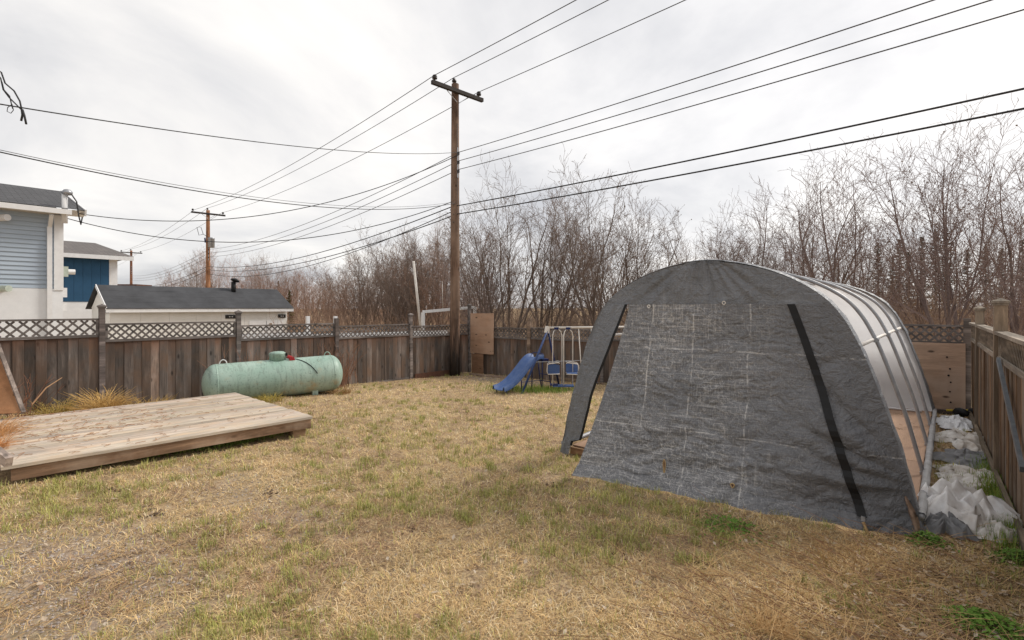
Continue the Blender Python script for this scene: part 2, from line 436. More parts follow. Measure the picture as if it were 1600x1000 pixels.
M['tarp_white'] = plain('white_tarpaulin', (0.78, 0.785, 0.80), (0.68, 0.685, 0.70), 0.5, 0, 2.5, 0.25, 0.01, 30)
M['tarp_dirty'] = plain('soiled_white_tarpaulin', (0.70, 0.68, 0.65), (0.36, 0.30, 0.24), 0.6, 0, 5.0, 0.3, 0.01, 40)
M['tarp_soil'] = plain('lightly_soiled_tarpaulin', (0.82, 0.82, 0.83), (0.55, 0.50, 0.45), 0.45, 0, 3.2, 0.3, 0.012, 30)
M['tarp_sleeve'] = plain('grey_white_sleeve', (0.34, 0.34, 0.35), (0.20, 0.195, 0.19), 0.6, 0, 6.0, 0.3, 0.01, 40)
M['tarp_grey_scrap'] = plain('grey_tarpaulin_scrap', (0.22, 0.22, 0.225), (0.13, 0.13, 0.135), 0.6, 0, 5.0, 0.3, 0.01, 40)

def tank_mat():
    k = NT('mint_green_tank_paint'); v = k.coords()
    base = k.mix(k.ramp(k.noise(v, 1.6, 6, 0.6), [(0.35, 0.0), (0.65, 1.0)]), (0.28, 0.41, 0.34), (0.375, 0.49, 0.42))
    streak = k.noise(k.coords('Object', (9, 2.0, 2.0)), 1.6, 6, 0.7)
    base = k.mix(k.ramp(streak, [(0.50, 0.0), (0.70, 0.75)]), base, (0.16, 0.20, 0.17))
    speck = k.noise(v, 28, 5, 0.7)
    base = k.mix(k.ramp(speck, [(0.56, 0.0), (0.68, 0.7)]), base, (0.10, 0.12, 0.10))
    rust = k.noise(v, 2.1, 7, 0.62)
    base = k.mix(k.ramp(rust, [(0.58, 0.0), (0.70, 0.8)]), base, (0.42, 0.34, 0.20))
    chip = k.noise(v, 9, 6, 0.7)
    base = k.mix(k.ramp(chip, [(0.69, 0.0), (0.72, 0.9)]), base, (0.6, 0.6, 0.56))
    k.col(base); k.bump(k.noise(v, 40, 4), 0.12, 0.004)
    return k.set(0.45, 0, 0.4)
M['tank'] = tank_mat()

def attr_mat(name, rough=0.9, trans=0.25):
    k = NT(name)
    a = k.n('ShaderNodeAttribute'); a.attribute_name = 'tint'
    k.l(a.outputs['Color'], k.b.inputs['Base Color'])
    k.b.inputs['Roughness'].default_value = rough
    k.b.inputs['Specular IOR Level'].default_value = 0.15
    return k.m
M['blades'] = attr_mat('grass_blades')

def ground_mat():
    k = NT('dry_lawn_soil'); v = k.coords('Object')
    fine = k.noise(v, 38, 8, 0.72); mid = k.noise(v, 5.5, 6, 0.6); big = k.noise(v, 0.55, 5, 0.55); big2 = k.noise(v, 0.9, 5, 0.6, 0.3)
    straw = k.mix(k.ramp(fine, [(0.34, 0.0), (0.64, 1.0)]), (0.20, 0.13, 0.076), (0.64, 0.485, 0.28))
    brown = k.mix(k.ramp(fine, [(0.34, 0.0), (0.66, 1.0)]), (0.14, 0.092, 0.06), (0.46, 0.33, 0.21))
    col = k.mix(k.ramp(mid, [(0.38, 0.0), (0.62, 1.0)]), straw, brown)
    green = k.mix(k.ramp(fine, [(0.35, 0.0), (0.65, 1.0)]), (0.19, 0.18, 0.07), (0.42, 0.40, 0.17))
    gf = k.mix(1.0, k.ramp(big, [(0.52, 0.0), (0.70, 0.5)]), k.ramp(mid, [(0.40, 0.0), (0.6, 1.0)]), 'MULTIPLY')
    col = k.mix(gf, col, green)
    vo = k.n('ShaderNodeTexVoronoi'); k.l(v, vo.inputs['Vector']); vo.inputs['Scale'].default_value = 34
    grav = k.mix(k.ramp(vo.outputs['Color'], [(0.2, 0.0), (0.9, 1.0)]), (0.20, 0.15, 0.118), (0.46, 0.375, 0.315))
    a = k.n('ShaderNodeAttribute'); a.attribute_name = 'gravel'
    gmask = k.mix(1.0, a.outputs['Color'], k.ramp(big2, [(0.36, 0.1), (0.60, 0.75)]), 'MULTIPLY')
    col = k.mix(gmask, col, grav)
    k.col(col)
    h = k.mix(0.5, fine, mid)
    k.bump(h, 0.8, 0.04)
    return k.set(0.95, 0, 0.1)
M['ground'] = ground_mat()

def bark(name, c1, c2):
    k = NT(name); v = k.coords('Object')
    oi = k.n('ShaderNodeObjectInfo')
    c = k.mix(k.ramp(k.noise(v, 2.5, 5), [(0.3, 0.0), (0.7, 1.0)]), c1, c2)
    k.col(k.mix(1.0, c, oi.outputs['Color'], 'MULTIPLY'))
    return k.set(0.9, 0, 0.15)
M['bark'] = bark('grey_brown_bark', (0.225, 0.19, 0.168), (0.13, 0.108, 0.096))
M['twig'] = bark('brown_twigs', (0.30, 0.25, 0.222), (0.20, 0.165, 0.145))
M['brush'] = bark('russet_brush', (0.33, 0.265, 0.215), (0.23, 0.18, 0.145))
M['needle'] = bark('dark_needles', (0.045, 0.055, 0.033), (0.075, 0.07, 0.042))
M['straw'] = bark('dry_straw', (0.52, 0.37, 0.19), (0.36, 0.24, 0.12))
M['stem'] = bark('dead_stems', (0.26, 0.16, 0.11), (0.34, 0.25, 0.17))
M['rustgrass'] = bark('orange_dead_grass', (0.52, 0.34, 0.17), (0.38, 0.23, 0.11))

# ------------------------------------------------------------------ ground
def gravel_amount(x, y):
    # lower-left bare patches, strip by the corner and beside the slide
    d1 = math.hypot((x + 4.6) / 1.7, (y - 0.5) / 1.1)
    d2 = math.hypot((x + 5.2) / 2.0, (y - 2.2) / 0.55)
    d3 = math.hypot((x + 10.0) / 1.9, (y - 11.3) / 0.8)
    d4 = math.hypot((x + 3.0) / 1.1, (y - 4.7) / 0.35)
    return max(0, 1.15 - d1) * 1.5 + max(0, 1 - d2) * 0.6 + max(0, 1 - d3) * 1.4 + max(0, 1 - d4) * 0.6

def ground_micro(x, y):
    return 0.028 * noise.noise((x * 1.1, y * 1.1, 3.0)) + 0.018 * noise.noise((x * 3.6, y * 3.6, 7.0)) + 0.008 * noise.noise((x * 9, y * 9, 1.0))

def build_ground():
    xs = list(np.arange(-13.4, 2.61, 0.10)); ys = list(np.arange(-1.4, 13.41, 0.10))
    xs = [-600, -250, -110, -60, -40, -28, -21, -17, -15] + xs + [4, 6, 9, 14, 25, 60, 150, 600]
    ys = [-600, -150, -40, -12, -5, -2.5] + ys + [15, 17, 20, 25, 33, 45, 70, 120, 300, 900]
    mb = MB(); rows = []
    for y in ys:
        rows.append([(x, y, ground_z(x, y) + (ground_micro(x, y) if -13.5 < x < 2.7 and -1.5 < y < 13.5 else 0)) for x in xs])
    mb.grid(rows)
    o = mb.build('ground', M['ground'], smooth=True)
    a = o.data.attributes.new('gravel', 'FLOAT_COLOR', 'POINT')
    arr = np.zeros((len(mb.v), 4), dtype=np.float32)
    for i, p in enumerate(mb.v):
        g = min(1.0, gravel_amount(p[0], p[1])) if abs(p[0]) < 15 and abs(p[1]) < 15 else 0
        arr[i] = (g, g, g, 1)
    a.data.foreach_set('color', arr.ravel())
    structure(o)
build_ground()

# ------------------------------------------------------------------ fences
def board_mesh(name, w, h, t, mat, seed):
    rnd = random.Random(seed)
    mb = MB(); j = lambda s: rnd.uniform(-s, s)
    x0, x1, th = -w / 2, w / 2, t / 2
    cols = [(x0, -th + 0.004), (x0 + 0.006, -th), (x1 - 0.006, -th), (x1, -th + 0.004), (x1, th), (x0, th)]
    zt = [h + j(0.004) for _ in range(2)]; zb = [j(0.012) for _ in range(2)]
    for z in (zb, zt):
        for (x, y) in cols:
            mb.v.append((x, y, z[0] if x < 0 else z[1]))
    n = 6
    for k in range(n):
        mb.f.append((k, (k + 1) % n, n + (k + 1) % n, n + k))
    mb.f.append(tuple(range(n))[::-1]); mb.f.append(tuple(range(n, 2 * n)))
    return mb.mesh(name, mat)

def lattice_mesh(L, h, pitch, w, mat, single=False):
    mb = MB(); t = 0.008
    for layer, sgn in ((-t / 2 - 0.0005, 1), (t / 2 + 0.0005, -1)):
        s = -h
        while s < L + h:
            # line x = s + sgn*z
            pts = []
            for z in (0, h):
                pts.append((s + (z if sgn > 0 else h - z), z))
            (xa, za), (xb, zb) = pts
            # clip in x
            lo, hi = 0.0, L
            if not (max(xa, xb) < lo + 0.02 or min(xa, xb) > hi - 0.02):
                def cl(x, z):
                    if x < lo: return (lo, z + (lo - x) * (1 if sgn > 0 else -1) * (1 if True else 0))
                    if x > hi: return (hi, z + (hi - x) * (1 if sgn > 0 else -1))
                    return (x, z)
                a = cl(xa, za); b = cl(xb, zb)
                mb.beam((a[0], layer, a[1]), (b[0], layer, b[1]), t, w, up=(0, -1, 0) if False else (-sgn * (b[1] - a[1]), 0, (b[0] - a[0])))
            s += pitch
    return mb.mesh('lattice', mat)

def fence_run(name, loc, rz, panels, label, board_mat, rail_mat, post_mat, posts, bw=0.145, latt_h=0.27, pitches=None, tints=None, cap_flat=False, seed=1, no_boards=()):
    """panels: (x0, x1, top, bottom) in the run's own frame; the yard is at local -y"""
    root = thing(name, loc, rz, label, 'fence')
    rnd = random.Random(seed)
    for i, (x0, x1, top, bot) in enumerate(panels):
        a, b = x0 + 0.05, x1 - 0.05
        L = b - a
        # top rail, mid rail, frame stiles
        MB().box((0, 0, 0), (L, 0.05 if not cap_flat else 0.11, 0.035)).build('top_rail', rail_mat, root, loc=((a + b) / 2, 0, top - 0.0175), color=(1, 1, 1))
        zm = top - 0.035 - latt_h
        MB().box((0, 0, 0), (L, 0.05, 0.05)).build('middle_rail', rail_mat, root, loc=((a + b) / 2, -0.004, zm - 0.025))
        for x in (a + 0.02, b - 0.02):
            MB().box((0, 0, 0), (0.038, 0.04, latt_h)).build('stile', rail_mat, root, loc=(x, 0, zm + latt_h / 2), rot=(0, 0, 0))
        lm = lattice_mesh(L - 0.08, latt_h, (pitches[i] if pitches else 0.135), 0.034, rail_mat)
        lo = link('lattice', lm, root, loc=(a + 0.04, 0, zm)); stuff(lo)
        # boards
        bh = zm - 0.05 - bot
        n = max(1, round(L / bw)); w = L / n
        meshes = [board_mesh('board', w + 0.004, bh + 0.02, 0.019, board_mat, seed * 97 + i * 7 + q) for q in range(3)]
        if i not in no_boards:
            for q in range(n):
                tint = rnd.choice(tints) if tints else (1, 1, 1)
                f = rnd.uniform(0.62, 1.36)
                link('board', meshes[q % 3], root, loc=(a + w * (q + 0.5), (0.0045 if q % 2 else -0.0045) + rnd.uniform(-0.0015, 0.0015), bot - rnd.uniform(0, 0.02)),
                     rot=(rnd.uniform(-.004, .004), rnd.uniform(-.003, .003), rnd.uniform(-.012, .012)), color=[c * f for c in tint])
        MB().box((0, 0, 0), (L, 0.04, 0.085)).build('stringer', rail_mat, root, loc=((a + b) / 2, 0.034, bot + 0.22), color=(.8, .8, .8))
    for (x, top, bot, s, capk, tint) in posts:
        h = top - bot
        p = MB().box((0, 0, h / 2), (s, s, h)).build('post', post_mat, root, loc=(x, -0.004, bot), rot=(rnd.uniform(-.006, .006), rnd.uniform(-.006, .006), 0), color=tint)
        if capk:
            cm = MB(); w = s * 0.5 + 0.02
            cm.box((0, 0, 0.012), (w * 2, w * 2, 0.024))
            cm.box((0, 0, -0.012), (w * 1.7, w * 1.7, 0.024))
            nb = len(cm.v)
            cm.v += [(-w, -w, .0245), (w, -w, .0245), (w, w, .0245), (-w, w, .0245), (0, 0, .06)]
            cm.f += [(nb, nb+1, nb+4), (nb+1, nb+2, nb+4), (nb+2, nb+3, nb+4), (nb+3, nb, nb+4)]
            cm.build('post_cap', M['rail_pale'] if capk == 2 else rail_mat, p, loc=(0, 0, h + 0.024), color=(1, 1, 1))
    return root

FX = -12.2; FY = 12.2
T_GREY = [(1, 1, 1), (1.25, 1.2, 1.18), (.8, .76, .74), (1.15, 1.02, .92), (.95, .86, .8), (1.1, 1.1, 1.12)]
T_RED = [(1.1, 1.0, .93), (.85, .8, .77), (1.2, 1.14, 1.1), (1.05, .92, .83), (.75, .72, .7), (1.0, .98, .97)]
y0 = -2.53
tops = [1.76, 1.71, 1.61, 1.51, 1.43, 1.36]
pan = []
for i, t in enumerate(tops):
    a = 2.44 * i
    pan.append((a, a + 2.44, t, t - 1.59))
posts = [(0, 1.95, .1, .09, 1, (1, 1, 1)), (2.44, 1.94, .08, .09, 1, (1, 1, 1)), (4.88, 1.90, .02, .09, 1, (1.05, 1, 1)), (7.32, 1.77, -.08, .09, 1, (1, 1, 1)), (9.76, 1.63, -.18, .095, 0, (.9, .85, .83)), (12.2, 1.66, -.26, .09, 1, (1.25, 1.22, 1.2)), (14.66, 1.95, -.30, .09, 1, (.9, .9, .9))]
left_fence = fence_run('wooden_fence', (FX, y0, 0), math.pi / 2, pan, 'long weathered grey board fence with lattice top running along the left behind the tank', M['fence'], M['fence_rail'], M['fence_rail'], posts, pitches=[.165, .165, .135, .135, .135, .135], tints=T_RED, seed=3)

bt = [1.28, 1.31, 1.37, 1.47, 1.60]
bx = [0.12, 2.53, 5.05, 7.6, 10.1, 12.5]
pan = [(bx[i], bx[i + 1], bt[i], bt[i] - 1.55) for i in range(5)]
posts = [(2.53, 1.60, -.26, .12, 0, (1.5, 1.25, 1.0)), (5.05, 1.52, -.22, .09, 0, (1, 1, 1)), (7.6, 1.6, -.15, .09, 0, (1, 1, 1)), (10.1, 1.7, -.05, .09, 0, (1, 1, 1)), (12.47, 1.72, 0, .10, 0, (1.1, 1.05, 1))]
back_fence = fence_run('wooden_fence', (FX, FY, 0), 0, pan, 'weathered board fence with lattice top across the back of the yard behind the swing set', M['fence'], M['fence_rail'], M['fence_rail'], posts, tints=T_RED, seed=9)

T_OR = [(1, 1, 1), (1.2, 1.15, 1.1), (.75, .72, .7), (1.3, 1.2, 1.05), (.9, .85, .8), (1.15, 1.25, 1.35)]
rpan = []
RL = 2.05
rx0 = 0.10
pl = [(0.1, 1.55), (1.55, 4.37), (4.37, 7.1), (7.1, 8.3)]
rpan = [(a, b, 1.655, 0.06) for a, b in pl]
rposts = [(1.55, 1.86, -.02, .10, 2, (.8, .78, .75)), (4.37, 1.94, -.02, .11, 2, (1.15, 1.05, .95)), (7.1, 1.93, -.02, .11, 2, (1, 1, 1)), (8.3, 1.93, -.02, .11, 2, (1, 1, 1))]
right_fence = fence_run('wooden_fence', (0.33, FY, 0), -math.pi / 2 + 0.026, rpan, 'brown board fence with pale cap rail and pyramid capped posts at the right edge', M['fence_brown'], M['rail_pale'], M['post_pale'], rposts, tints=T_OR, seed=15, cap_flat=True, latt_h=0.24, pitches=[.1] * 4)
# base plank along the right fence
MB().box((0, 0, 0), (8.2, 0.035, 0.14)).build('kick_board', M['rail_pale'], right_fence, loc=(4.2, -0.05, 0.06), color=(.75, .7, .62))
# plain boards at the foot of the left fence
for (xa, xb, z) in ((7.4, 9.7, -.11), (9.85, 12.1, -.20)):
    MB().box((0, 0, 0), (xb - xa, 0.03, 0.05)).build('kick_board', M['fence_rail'], left_fence, loc=((xa + xb) / 2, -0.05, z + 0.02), color=(.9, .9, .9))
MB().box((0, 0, 0), (1.75, 0.03, 0.18)).build('kick_board', M['soil_wood'], left_fence, loc=(13.2, -0.05, -0.17))['label'] = 'reddish brown rotten board at the foot of the fence'

# plywood sheets fixed on the back fence
def sheet(name, x0, x1, z0, z1, y, mat, label, axis_tint=(1, 1, 1), holes=()):
    root = thing(name, ((x0 + x1) / 2, y, z0), 0, label, 'plywood')
    w, h = x1 - x0, z1 - z0
    rows = []
    for j in range(7):
        rows.append([(-w / 2 + w * i / 8 + 0.006 * noise.noise((j, 3, 1)), 0.012 * noise.noise((i * .5, j * .5, 2)) - 0.009, h * j / 6 + (0.012 * noise.noise((i * .7, 1, 5)) if j in (0, 6) else 0)) for i in range(9)])
    mb = MB().grid(rows)
    back = [[(p[0], p[1] + 0.016, p[2]) for p in r] for r in rows]
    mb.grid([r[::-1] for r in back])
    edge = rows[0] + [r[-1] for r in rows[1:]] + rows[-1][::-1][1:] + [r[0] for r in rows[::-1][1:]]
    e2 = [(p[0], p[1] + 0.016, p[2]) for p in edge]
    mb.grid([e2, edge])
    mb.build('panel', mat, root, color=axis_tint)
    for (hx, hz, r) in holes:
        MB().tube([(hx, -0.022, hz), (hx, -0.004, hz)], r, 8).build('screw_head', M['black'], root)
    return root
sheet('plywood_sheet', -12.12, -11.08, 0.40, 1.72, FY - 0.09, M['plywood'], 'tan plywood sheet hung over the back fence lattice beside the utility pole', (1.3, 1.22, 1.14), [(-.4, .1, .008), (.4, .1, .008), (0, 1.2, .008)])
sheet('plywood_sheet', -12.08, -11.55, -0.27, 0.385, FY - 0.075, M['plywood'], 'narrow dirty plywood offcut below the tan sheet by the utility pole', (.8, .7, .6), [(0, .5, .008)])
sheet('plywood_sheet', -0.66, 0.24, 0.07, 1.27, FY - 0.06, M['plywood'], 'large greyish tan plywood sheet patching the back fence corner behind the shelter', (1.35, 1.4, 1.42), [(.2, .95, .014), (.24, .74, .016), (.22, .62, .018), (.25, .5, .014), (.24, .33, .013), (.25, .14, .015), (-.3, 1.1, .012), (-.05, .3, .01)])
lb = MB().box((0, 0, 0), (1.25, 0.09, 0.07)).build('timber_sill', M['fence_rail'], color=(.5, .46, .43)); lb.location = (-.25, FY - 0.12, 0.035)
tag(lb, 'dark timber lying under the plywood patch in the far right corner', 'timber')
lb = MB().box((0, 0, 0), (1.6, 0.10, 0.035)).build('loose_plank', M['fence_rail'], color=(1.5, 1.25, 1.05)); lb.location = (-10.9, 11.75, ground_z(-10.9, 11.75) + 0.03); lb.rotation_euler = (0, 0.01, 0.12)
tag(lb, 'loose plank on the dirt below the hanging plywood sheet', 'plank')
lb = MB().box((0, 0, 0), (2.8, 0.06, 0.06)).build('loose_timber', M['post_pale'], color=(.9, .8, .72)); lb.location = (-7.2, 11.95, -0.12); lb.rotation_euler = (0, 0.015, -0.02)
tag(lb, 'long square timber lying along the fence foot behind the swings', 'timber')
# metal brace on the right fence
br = MB().beam(at(1566, 562, 5.32) + Vector((-0.03, 0, 0)), at(1606, 735, 4.0) + Vector((-0.03, 0, 0)), 0.03, 0.05).build('metal_brace', M['steel_dark'])
tag(br, 'grey metal bar leaning diagonally against the brown right fence', 'metal bar')

# ------------------------------------------------------------------ deck
dk_o = at(490, 650, 7.57); dk_o.z = 0.0
DK = 0.32
W_ACROSS, L_ALONG = 3.16, 3.27
deck = thing('wooden_deck', (-7.22, 3.90, -0.03), -math.pi / 2 - R(2.2), 'low square platform deck of bleached planks beside the propane tank', 'deck')
# local x runs toward the camera side (-Y), local y runs to +X ; planks along local x, laid toward -y
npl = 23
pw_ = W_ACROSS / npl
rnd = random.Random(5)
def plank_mesh(L, w, t, seed):
    r2 = random.Random(seed); mb = MB(); rows = []
    prof = [(-w/2, -t), (-w/2, -0.005), (-w/2 + 0.006, 0), (w/2 - 0.006, 0), (w/2, -0.005), (w/2, -t)]
    n = 9
    for i in range(n):
        x = L * i / (n - 1)
        s = 0.006 * noise.noise((i * .8, seed * 3.1, 0)); cup = 0.003 * noise.noise((i * .5, seed, 9))
        rows.append([(x, y + s * .5, z + s + (cup if abs(y) > w * .4 else 0)) for (y, z) in prof])
    mb.grid([r[::-1] for r in rows]); mb.poly(rows[0]); mb.poly(rows[-1][::-1])
    return mb.mesh('plank', M['deck'])
pms = [plank_mesh(L_ALONG + 0.03, pw_ - 0.014, 0.038, s) for s in range(6)]
for i in range(npl):
    f = rnd.uniform(.80, 1.16)
    link('plank', pms[i % 6], deck, loc=(rnd.uniform(-.014, .012), -pw_ * (i + .5), DK + rnd.uniform(-.002, .002)), color=(f, f * rnd.uniform(.97, 1.0), f * rnd.uniform(.93, 1.0)))
MB().box((0, 0, 0), (L_ALONG - 0.06, 0.038, 0.13)).build('fascia', M['fascia'], deck, loc=(L_ALONG / 2 - 0.01, -0.045, DK - 0.040 - 0.065))
MB().box((0, 0, 0), (0.038, W_ACROSS - 0.14, 0.15)).build('fascia', M['fascia'], deck, loc=(0.022, -W_ACROSS / 2, DK - 0.040 - 0.075), color=(.8, .8, .8))
for i in range(6):
    MB().box((0, 0, 0), (0.038, W_ACROSS - 0.14, 0.13)).build('joist', M['fascia'], deck, loc=(0.62 + i * .56, -W_ACROSS / 2, DK - 0.042 - 0.065), color=(.6, .6, .6))
for (x, y) in ((.16, -.2), (.16, -1.6), (.16, -2.95), (3.1, -1.6), (3.2, -2.95), (1.7, -1.6)):
    MB().box((0, 0, 0), (0.19, 0.19, 0.20)).build('footing', M['fascia'], deck, loc=(x, y, DK - 0.193 - 0.10 + 0.002), color=(1.15, 1.1, 1))
# litter on the deck
def litter_mesh(n, area, z, seed, lmin=.02, lmax=.12, r=.003):
    r2 = random.Random(seed); mb = MB()
    for _ in range(n):
        x, y = area(r2); a = r2.uniform(0, 6.28); L = r2.uniform(lmin, lmax) * (1 if r2.random() < .85 else 2.5)
        p = Vector((x, y, z + r)); d = Vector((math.cos(a), math.sin(a), 0)) * L
        mb.tube([p, p + d * .5 + Vector((0, 0, r2.uniform(0, .012))), p + d], r * r2.uniform(.6, 1.4), 3, False)
    return mb
def dk_area(r2):
    if r2.random() < .7:
        return (max(.1, min(3.35, r2.gauss(2.5, .7))), -max(.1, min(3.05, r2.gauss(1.7, .8))))
    return (r2.uniform(.1, 3.3), -r2.uniform(.1, 3.0))
lt = litter_mesh(420, dk_area, DK + 0.006, 3).build('straw_litter', M['stem'], color=(1.25, 1.0, .8))
lt.location = deck.location; lt.rotation_euler = deck.rotation_euler; tag(lt, 'brown stems and needles scattered over the bleached deck planks', 'litter', kind='stuff')
# grey rail lying over the deck's near end
rl = MB().beam(at(-75, 650, 5.4), at(14, 722, 4.95), 0.06, 0.09).build('railing_beam', M['fence_rail'], color=(1.9, 1.75, 1.6))
tag(rl, 'weathered grey beam end over the near left corner of the deck', 'beam')

# leaning board behind the deck's left end
B = at(36, 645, 7.4)
lean = thing('leaning_board', (B.x, B.y, 0.15), 0, 'brown board leaning at a slant against the fence left of the deck', 'board')
mb = MB()
p0 = at(-130, 655, 7.0); p1 = at(36, 645, 7.5); p2 = at(2, 556, 7.7); p3 = at(-75, 500, 7.7)
o3 = Vector(lean.location)
nn = (p1 - p0).cross(p2 - p0).normalized() * 0.02
q = [p - o3 for p in (p0, p1, p2, p3)]
mb.poly(q); mb.poly([p + nn for p in q][::-1])
mb.grid([[p + nn for p in q + q[:1]], [p for p in q + q[:1]]])
mb.build('panel', M['plywood'], lean, color=(.95, .72, .5))
MB().beam(q[1], q[2] + (q[2] - q[1]) * .25, 0.05, 0.06).build('edge_strip', M['fence_rail'], lean, color=(1.5, 1.4, 1.3))

# ------------------------------------------------------------------ propane tank
tc0 = at(433, 593, 11.3)
tank_gz = ground_z(tc0.x, tc0.y)
tr = 0.415
LT = 2.84
axis_cam = R(35)     # right end turned away
tdir = Vector((math.cos(YAW + axis_cam), math.sin(YAW + axis_cam), 0))
tank = thing('propane_tank', (tc0.x, tc0.y, tank_gz), YAW + axis_cam, 'mint green horizontal propane tank with domed lid lying by the left fence', 'tank')
tank.rotation_euler[1] = -R(1.6)
prof = []
hl = LT / 2 - 0.26
for i in range(11):
    a = math.pi / 2 * i / 10
    prof.append((-hl - 0.26 * math.cos(a), max(.004, tr * math.sin(a))))
for s in (-.6, 0, .6): prof.append((s * hl, tr))
for i in range(11):
    a = math.pi / 2 * (10 - i) / 10
    prof.append((hl + 0.26 * math.cos(a), max(.004, tr * math.sin(a))))
prof[0] = (prof[0][0], 0.004); prof[-1] = (prof[-1][0], 0.004)
zc_ = tr - 0.02
mb = MB().lathe(prof, (0, 0, zc_), (1, 0, 0), 48); mb.build('shell', M['tank'], tank, smooth=True)
for s in (-hl, hl):
    MB().lathe([(-.012, tr - .002), (-.008, tr + .004), (.008, tr + .004), (.012, tr - .002)], (s, 0, zc_), (1, 0, 0), 48).build('weld_seam', M['tank'], tank, smooth=True)
dome = MB().lathe([(0, .165), (.0, .17), (.13, .165), (.145, .172), (.165, .168), (.19, .13), (.20, .06), (.203, .005)], (0.03, 0, zc_ + tr - 0.025), (0, 0, 1), 28).build('dome_lid', M['tank'], tank, smooth=True)
MB().box((0.20, -0.05, zc_ + tr + 0.10), (0.04, 0.07, 0.06)).build('hinge', M['black'], dome)
rv = MB(); rv.tube([(0.22, -.10, zc_ + tr + .05), (0.30, -.13, zc_ + tr + .02)], .04, 10); rv.box((0.30, -.14, zc_ + tr - .0), (.09, .06, .07)); rv.tube([(0.24, -.14, zc_ + tr - .04), (0.36, -.14, zc_ + tr - .03)], .028, 8)
rv.build('regulator', M['red'], tank)
hs = []
for i in range(13):
    t = i / 12
    a = R(12 + 68 * t)
    hs.append((0.34 + .42 * t + .05 * math.sin(3 * t), -(tr + .008) * math.sin(a), zc_ + (tr + .008) * math.cos(a)))
MB().tube(hs, .008, 6).build('hose', M['black'], tank, smooth=True)
for s in (-1.02, 1.1):
    pts = [(s + .07 * math.cos(R(a)), 0, zc_ + tr - .02 + .10 * math.sin(R(a))) for a in range(0, 181, 20)]
    MB().tube(pts, .011, 6).build('lifting_lug', M['tank'] if s > 0 else M['white'], tank, smooth=True)
for s in (-.75, .75):
    mb = MB().box((s, 0, .02), (.12, .5, .16)); mb.build('saddle_leg', M['tank'], tank)

# ------------------------------------------------------------------ fabric shelter
SX0, SX1, SYF = -3.84, -0.17, 5.54
SW = SX1 - SX0; SLEN = 6.08
shel = thing('garage_shelter', (SX0, SYF, 0), 0, 'round topped hoop shelter with torn grey fabric front and bare rear hoops', 'shelter')
HP = [(0, 0.0), (.085, .35), (.17, .70), (.28, 1.06), (.39, 1.40), (.47, 1.60), (.58, 1.82), (.73, 2.01), (.95, 2.165), (1.2, 2.28), (1.5, 2.365), (1.835, 2.405)]
def cr_interp(pts, n):
    out = []
    P = [Vector((a, b)) for a, b in pts]
    P = [P[0] * 2 - P[1]] + P + [Vector((2 * pts[-1][0] - pts[-2][0], pts[-2][1]))]
    for i in range(1, len(P) - 2):
        for k in range(n):
            t = k / n
            a, b, c, d = P[i-1], P[i], P[i+1], P[i+2]
            out.append(0.5 * ((2 * b) + (-a + c) * t + (2*a - 5*b + 4*c - d) * t*t + (-a + 3*b - 3*c + d) * t**3))
    out.append(P[-2]); return [(v.x, v.y) for v in out]
HF = cr_interp(HP, 4)
def inset(h):
    for (a, b) in zip(HF[:-1], HF[1:]):
        if a[1] <= h <= b[1]:
            return a[0] + (b[0] - a[0]) * (h - a[1]) / (b[1] - a[1] + 1e-9)
    return HF[-1][0]
def hoop_path(off=0.0):
    l = [(x, z) for x, z in HF]; r = [(SW - x, z) for x, z in HF[::-1]][1:]
    return l + r
for i in range(5):
    y = 0.03 + (SLEN - 0.06) * i / 4
    MB().tube([(x, y, z) for x, z in hoop_path()], 0.021, 8).build('hoop', M['hoop'], shel, smooth=True)
    for xx in (inset(1.55), SW - inset(1.55)):
        MB().tube([(xx + (-.0) , y - .045, 1.55), (xx, y + .045, 1.55)], .031, 8).build('clamp', M['galv'], shel)
    for xx, sg in ((0, 1), (SW, -1)):
        MB().tube([(xx, y, .0), (xx + sg * .035, y, .15)], .031, 8).build('foot_socket', M['galv'], shel)
MB().tube([(SW / 2, 0.03, 2.38), (SW / 2, SLEN - .03, 2.38)], .021, 8).build('purlin', M['hoop'], shel, smooth=True)
for xx in (inset(1.55) + .03, SW - inset(1.55) - .03):
    MB().tube([(xx, 0.03, 1.55), (xx, SLEN - .03, 1.55)], .021, 8).build('purlin', M['white_tube'], shel, smooth=True)
for xx in (0.0, SW):
    pts = [(xx + .012 * noise.noise((i * .5, xx, 0)), SLEN * i / 16, .14 + .012 * noise.noise((i * .6, xx, 4))) for i in range(17)]
    MB().tube(pts, .030 if xx == 0 else .028, 10).build('base_rail', M['hoop'], shel, smooth=True)
# frayed sleeve of the missing roof cover on the right base rail
def wob(x, y, z, s, amp): return amp * noise.noise((x * s, y * s, z * s))
rows = []
for i in range(40):
    y = SLEN * .72 * i / 39
    row = []
    for k in range(10):
        a = 2 * math.pi * k / 9 + .4
        r = .035 + .009 * noise.noise((i * .35, k * 1.3, 2))
        row.append((SW + r * math.cos(a), y, .15 + r * math.sin(a) + .01 * noise.noise((i * .3, 1, 1))))
    rows.append(row)
MB().grid(rows).build('cover_sleeve', M['tarp_sleeve'], shel, smooth=True)

HZ = 1.955
